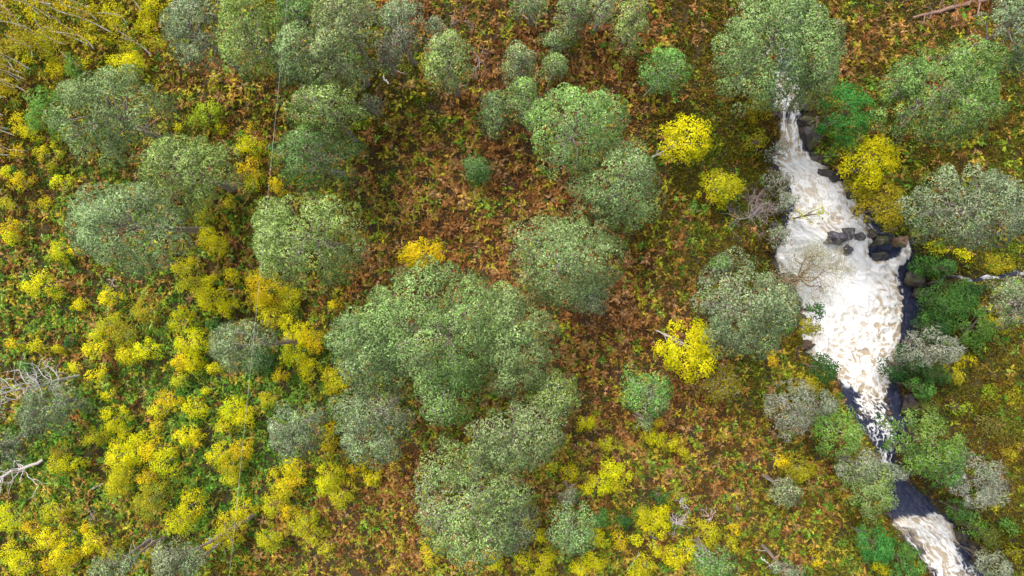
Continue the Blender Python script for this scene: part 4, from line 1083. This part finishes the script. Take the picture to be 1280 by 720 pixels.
# --- bare oak leaning over the waterfall
def bare_oak():
    z0_ = 1.2
    x, y = W(1002, 350, z0_)
    bz = float(ground_z(np.array([x]), np.array([y]))[0])
    t = thing("oak_tree", (x, y, bz), "bare oak with twisting reddish branches and sparse leaves over the waterfall", "oak tree")
    tb = Tubes()
    ends = []
    make_trunk(tb, np.zeros(3), np.array([0.2, 0.1, 3.0]), 0.16, 0.12, (0.22, 0.12, 0.085), 0.1)
    for d in [(1, .25, .35), (.9, -.3, .3), (.4, 1, .4), (-.4, .9, .4), (.9, .7, .35), (-.7, .3, .4), (.2, -.7, .5), (1, -.1, .55), (.6, .5, .9), (-.6, -.4, .5)]:
        ends += grow(tb, np.array([0.2, 0.1, U(2.2, 3.0)]), norm(np.array(d, float)), 1.35, 0.06, 3, (0.24, 0.125, 0.08), 0.6, 3, 0.3)
    obj("trunk", tb.mesh("oak_trunk"), M_BARK, t)
    e = np.array(ends)
    n = 6500
    P = e[rng.integers(0, len(e), n)] + rng.normal(0, 0.22, (n, 3))
    cc = np.array([(0.30, 0.33, 0.14), (0.36, 0.35, 0.20), (0.40, 0.34, 0.26), (0.22, 0.27, 0.09)])[rng.integers(0, 4, n)]
    V, F, C = leaves(P, norm(rng.normal(0, .6, (n, 3)) + np.array([0, 0, 0.8])), U(0.05, 0.10, n), U(0.03, 0.06, n), cc)
    obj("crown", mesh_from("oak_crown", V, F, C), M_LEAF, t)
bare_oak()

# ------------------------------------------------------------------ bracken
def fern_shape(seed, nf):
    """one bracken plant: arching fronds, each a rachis with paired pointed pinnae; unit size"""
    r = np.random.default_rng(seed)
    V, C = [], []
    a0 = r.uniform(0, 6.28)
    for f in range(nf):
        az = a0 + f * 2 * math.pi / nf + r.normal(0, 0.45)
        L = r.uniform(0.6, 1.2); rise = r.uniform(0.15, 0.8); droop = r.uniform(0.1, 0.7)
        dirv = np.array([math.cos(az), math.sin(az), 0]); sd = np.array([-math.sin(az), math.cos(az), 0])
        tilt = r.normal(0, 0.4); bright = r.uniform(0.6, 1.35); bend = r.normal(0, 0.18)
        def pt(t): return dirv * L * t + sd * bend * t * t + np.array([0, 0, 0.35 + rise * t - droop * t * t])
        V += [pt(0.0) - sd * 0.02, pt(0.0) + sd * 0.02, pt(0.85)]; C += [bright * 0.8] * 3
        for t in (0.26, 0.40, 0.54, 0.68, 0.80):
            w = 0.46 * (1.04 - t) ** 0.8
            for s_ in (-1, 1):
                if r.uniform() < 0.08: continue
                p = pt(t)
                tip = p + sd * s_ * w * L * r.uniform(.75, 1.2) + dirv * r.uniform(.06, .16) * L + np.array([0, 0, s_ * tilt * w - r.uniform(0, .16)])
                hw = 0.062 * L
                V += [p - dirv * hw, p + dirv * hw, tip]; C += [bright * r.uniform(.75, 1.25)] * 3
        p = pt(0.82); e = pt(1.08)
        V += [p - sd * 0.07 * L, p + sd * 0.07 * L, e]; C += [bright] * 3
    return np.array(V), np.array(C)
FSH = [fern_shape(500 + i, (3, 4, 5, 6, 4, 2)[i % 6]) for i in range(30)]
FC = [np.array([(0.330, 0.155, 0.052), (0.200, 0.086, 0.028), (0.360, 0.205, 0.090), (0.125, 0.052, 0.018), (0.34, 0.155, 0.040)]),
      np.array([(0.42, 0.34, 0.030), (0.30, 0.31, 0.022), (0.42, 0.26, 0.050), (0.21, 0.28, 0.022)]),
      np.array([(0.090, 0.220, 0.020), (0.150, 0.300, 0.036), (0.055, 0.145, 0.018), (0.230, 0.330, 0.055)]),
      np.array([(0.150, 0.090, 0.014), (0.110, 0.098, 0.012), (0.190, 0.100, 0.024), (0.085, 0.080, 0.012)])]

def instanced_mat(name, src):
    """the same leaf material, its colour carried by each scattered plant"""
    m = src.copy(); m.name = name
    n, l = m.node_tree.nodes, m.node_tree.links
    at = [q for q in n if q.type == 'ATTRIBUTE'][0]
    ic = n.new("ShaderNodeAttribute"); ic.attribute_type = 'INSTANCER'; ic.attribute_name = "icol"
    mu = n.new("ShaderNodeVectorMath"); mu.operation = 'MULTIPLY'
    to = [k.to_socket for k in at.outputs["Color"].links]
    l.new(at.outputs["Color"], mu.inputs[0]); l.new(ic.outputs["Vector"], mu.inputs[1])
    for t in to: l.new(mu.outputs[0], t)
    return m

def scatter(name, P, rot, scl, color, idx, protos):
    """one stuff object: plants scattered on points by geometry nodes"""
    kinds = bpy.data.collections.new(name + "_kinds")
    for me in protos:
        kinds.objects.link(bpy.data.objects.new(name + "_kind", me))
    me = bpy.data.meshes.new(name)
    me.vertices.add(len(P)); me.vertices.foreach_set("co", np.asarray(P, np.float32).ravel())
    for nm, ty, key, val in (("prot", 'FLOAT_VECTOR', "vector", rot), ("pscl", 'FLOAT_VECTOR', "vector", scl), ("icol", 'FLOAT_VECTOR', "vector", color), ("pidx", 'INT', "value", idx)):
        a = me.attributes.new(nm, ty, 'POINT')
        a.data.foreach_set(key, np.ascontiguousarray(val, np.int32 if ty == 'INT' else np.float32).ravel())
    o = bpy.data.objects.new(name, me); col.objects.link(o)
    ng = bpy.data.node_groups.new(name, 'GeometryNodeTree')
    ng.interface.new_socket("Geometry", in_out='INPUT', socket_type='NodeSocketGeometry')
    ng.interface.new_socket("Geometry", in_out='OUTPUT', socket_type='NodeSocketGeometry')
    n, l = ng.nodes, ng.links
    gi, go = n.new("NodeGroupInput"), n.new("NodeGroupOutput")
    ip = n.new("GeometryNodeInstanceOnPoints"); ci = n.new("GeometryNodeCollectionInfo")
    ci.inputs["Collection"].default_value = kinds
    ci.inputs["Separate Children"].default_value = True; ci.inputs["Reset Children"].default_value = True
    ip.inputs["Pick Instance"].default_value = True
    def na(nm, ty):
        q = n.new("GeometryNodeInputNamedAttribute"); q.data_type = ty; q.inputs["Name"].default_value = nm
        return q.outputs["Attribute"]
    l.new(gi.outputs[0], ip.inputs["Points"]); l.new(ci.outputs[0], ip.inputs["Instance"])
    l.new(na("pidx", 'INT'), ip.inputs["Instance Index"]); l.new(na("prot", 'FLOAT_VECTOR'), ip.inputs["Rotation"]); l.new(na("pscl", 'FLOAT_VECTOR'), ip.inputs["Scale"])
    l.new(ip.outputs[0], go.inputs[0])
    md = o.modifiers.new("scatter", 'NODES'); md.node_group = ng
    return o

NF = 115000
fx, fy = U(-45, 45, NF), U(-29, 29, NF)
fz = ground_z(fx, fy)
fpx, fpy = to_px(fx, fy, fz + 0.2)
fz4 = zones(fpx, fpy)
clump = fbm(fx * 0.55, fy * 0.55, 201, 3)
# shift the choice of colour in clumps rather than plant by plant
pick = np.clip(U(0, 1, NF) * 0.7 + 0.3 * (clump - 0.25) * 2.0, 0, 0.999)
cls = (np.cumsum(fz4, 1) < pick[:, None]).sum(1).clip(0, 3)
fd, _ = bank_dist(fx, fy)
fb = seg_dist(fpx, fpy, BROOK) / PPM
heath = fz4[:, 3]
bare = fbm(fx * 0.8, fy * 0.8, 231, 4)
keep = (fd > 0.35) & (fb > 0.35) & (U(0, 1, NF) < np.where(heath > 0.45, 0.40, 0.95)) & (bare > 0.33 - 0.12 * U(0, 1, NF))
size = 0.75 + 0.6 * fbm(fx * 0.4, fy * 0.4, 241, 2)
fs = U(0.14, 0.36, NF) * size * np.where(cls == 3, 0.85, 1.0)
shade = np.stack([FC[c][t] for c, t in zip(cls, [int(rng.integers(0, len(FC[c]))) for c in cls])])
tone_i = np.zeros(NF, int)
inside = np.zeros(NF, bool)
for cx, cy, rx, ry in CROWNS:
    inside |= ((fpx - cx) / (rx * 1.05)) ** 2 + ((fpy - cy) / (ry * 1.05)) ** 2 < 1
inframe = (fpx > 12) & (fpx < 1268) & (fpy > 12) & (fpy < 708)
score = np.where(keep & ~inside & inframe & (cls < 3) & (fpx > 200), fs, -1)
# the 300 that show largest stand as plants of their own, spread so that they do not pile up
order = np.argsort(-score)[:2500]
chosen, cell = [], set()
for i in order:
    key = (int(fx[i] / 0.8), int(fy[i] / 0.8))
    if key in cell or score[i] < 0: continue
    cell.add(key); chosen.append(i)
    if len(chosen) == 300: break
chosen = np.array(chosen)
rest = keep.copy(); rest[chosen] = False
ri = np.nonzero(rest)[0]
shp = rng.integers(0, len(FSH), NF); rotz = U(0, 6.28, NF)
M_FERN_S = instanced_mat("bracken_frond_scattered", M_FERN)
fern_protos = []
for v, c in FSH:
    me = mesh_from("bracken_kind", v, np.arange(len(v)).reshape(-1, 3), np.repeat(c[:, None], 3, 1) * 0.5)
    me.materials.append(M_FERN_S); fern_protos.append(me)
rot = np.stack([rng.normal(0, 0.14, len(ri)), rng.normal(0, 0.14, len(ri)), rotz[ri]], 1)
scl = np.stack([fs[ri], fs[ri], fs[ri] * U(0.6, 1.6, len(ri))], 1)
bracken = scatter("bracken_undergrowth", np.stack([fx[ri], fy[ri], fz[ri]], 1), rot, scl, 2.0 * shade[ri] * U(0.75, 1.25, len(ri))[:, None], shp[ri], fern_protos)
tag(bracken, "autumn bracken cover in rust brown, yellow and green over the whole slope", "bracken", kind="stuff")
# shared meshes for the single plants: shape x colour class
PROTO = {}
def fern_mesh(k, c, t):
    if (k, c, t) not in PROTO:
        v, b = FSH[k]
        PROTO[(k, c, t)] = mesh_from("bracken_fern", v, np.arange(len(v)).reshape(-1, 3), FC[c][t][None] * b[:, None])
        PROTO[(k, c, t)].materials.append(M_FERN)
    return PROTO[(k, c, t)]
FW = [["rust brown", "dark brown", "tan brown", "deep brown", "orange-brown"], ["yellow", "yellow-green", "amber", "lime"], ["green", "light green", "dark green", "pale green"]]
BIG = [k for k in range(len(FSH)) if k % 6 in (1, 2, 3, 4)]
for i in chosen:
    c = int(cls[i]); t = int(rng.integers(0, len(FC[c])))
    o = obj("bracken_fern", fern_mesh(BIG[int(shp[i]) % 8], c, t), None, loc=(fx[i], fy[i], fz[i] + 0.05))
    o.rotation_euler = (0, 0, rotz[i])
    o.scale = (fs[i] * 1.05,) * 3
    tag(o, unique_label(f"{FW[c][t]} bracken fern", fpx[i], fpy[i]), "fern", "single bracken ferns in the open")

# ------------------------------------------------------------------ heather, moss and grass between the ferns
NT = 270000
hx, hy = U(-45, 45, NT), U(-29, 29, NT)
hz = ground_z(hx, hy)
hpx, hpy = to_px(hx, hy, hz)
h4 = zones(hpx, hpy)
hd, _ = bank_dist(hx, hy)
hk = (hd > 0.2) & (seg_dist(hpx, hpy, BROOK) / PPM > 0.28) & (U(0, 1, NT) < 0.28 + 0.9 * h4[:, 3])
hx, hy, hz, h4 = hx[hk], hy[hk], hz[hk], h4[hk]
HC = np.array([(0.110, 0.046, 0.010), (0.22, 0.175, 0.010), (0.060, 0.130, 0.012), (0.135, 0.125, 0.008)])
mosaic = fbm(hx * 0.35, hy * 0.35, 301, 3)[:, None]
rust = fbm(hx * 0.5, hy * 0.5, 311, 3)[:, None]
hc = (h4 ** 1.5 / (h4 ** 1.5).sum(1, keepdims=True)) @ HC
w_ = 0.65 * sstep(.5, .60, mosaic); hc = hc * (1 - w_) + np.array([0.120, 0.190, 0.016]) * w_
w_ = 0.45 * sstep(.54, .64, rust); hc = hc * (1 - w_) + np.array([0.150, 0.062, 0.018]) * w_
hc = hc * U(0.55, 1.5, len(hx))[:, None]
tuft_protos = []
M_LOW_S = instanced_mat("low_heather_scattered", M_LOW)
for q in range(10):
    m = 9
    B = rng.normal(0, 0.12, (m, 3)) * np.array([1, 1, 0.1])
    D = norm(rng.normal(0, 0.7, (m, 3)) + np.array([0, 0, 0.45])); D[:, 2] = np.abs(D[:, 2])
    V, F, C = blades(B, D, U(0.10, 0.34, m), U(0.035, 0.08, m), np.ones((m, 3)) * 0.5 * U(0.7, 1.3, m)[:, None])
    me = mesh_from("heather_kind", V, F, C); me.materials.append(M_LOW_S); tuft_protos.append(me)
nh = len(hx)
hs_ = U(0.6, 1.35, nh)
heather = scatter("heather_undergrowth", np.stack([hx, hy, hz], 1), np.stack([rng.normal(0, .1, nh), rng.normal(0, .1, nh), U(0, 6.28, nh)], 1), np.stack([hs_] * 3, 1), 2.0 * hc, rng.integers(0, 10, nh), tuft_protos)
tag(heather, "low olive brown heather, moss and grass covering the forest floor", "heather", kind="stuff")

# ------------------------------------------------------------------ overhead cable
zc_ = 12.0
x0, y0 = W(359, 0, zc_); x1, y1 = W(313, 465, zc_)
dx, dy = (x1 - x0), (y1 - y0)
u = np.linspace(-2.4, 3.4, 60)
tb = Tubes()
tb.add(np.stack([x0 + dx * u, y0 + dy * u, zc_ + 0.12 * (u - 0.5) ** 2], 1), np.full(60, 0.006), 6, (0.30, 0.30, 0.28))
tag(obj("overhead_cable", tb.mesh("overhead_cable"), M_DEAD), "thin grey overhead cable strung straight across the pines and saplings", "cable")
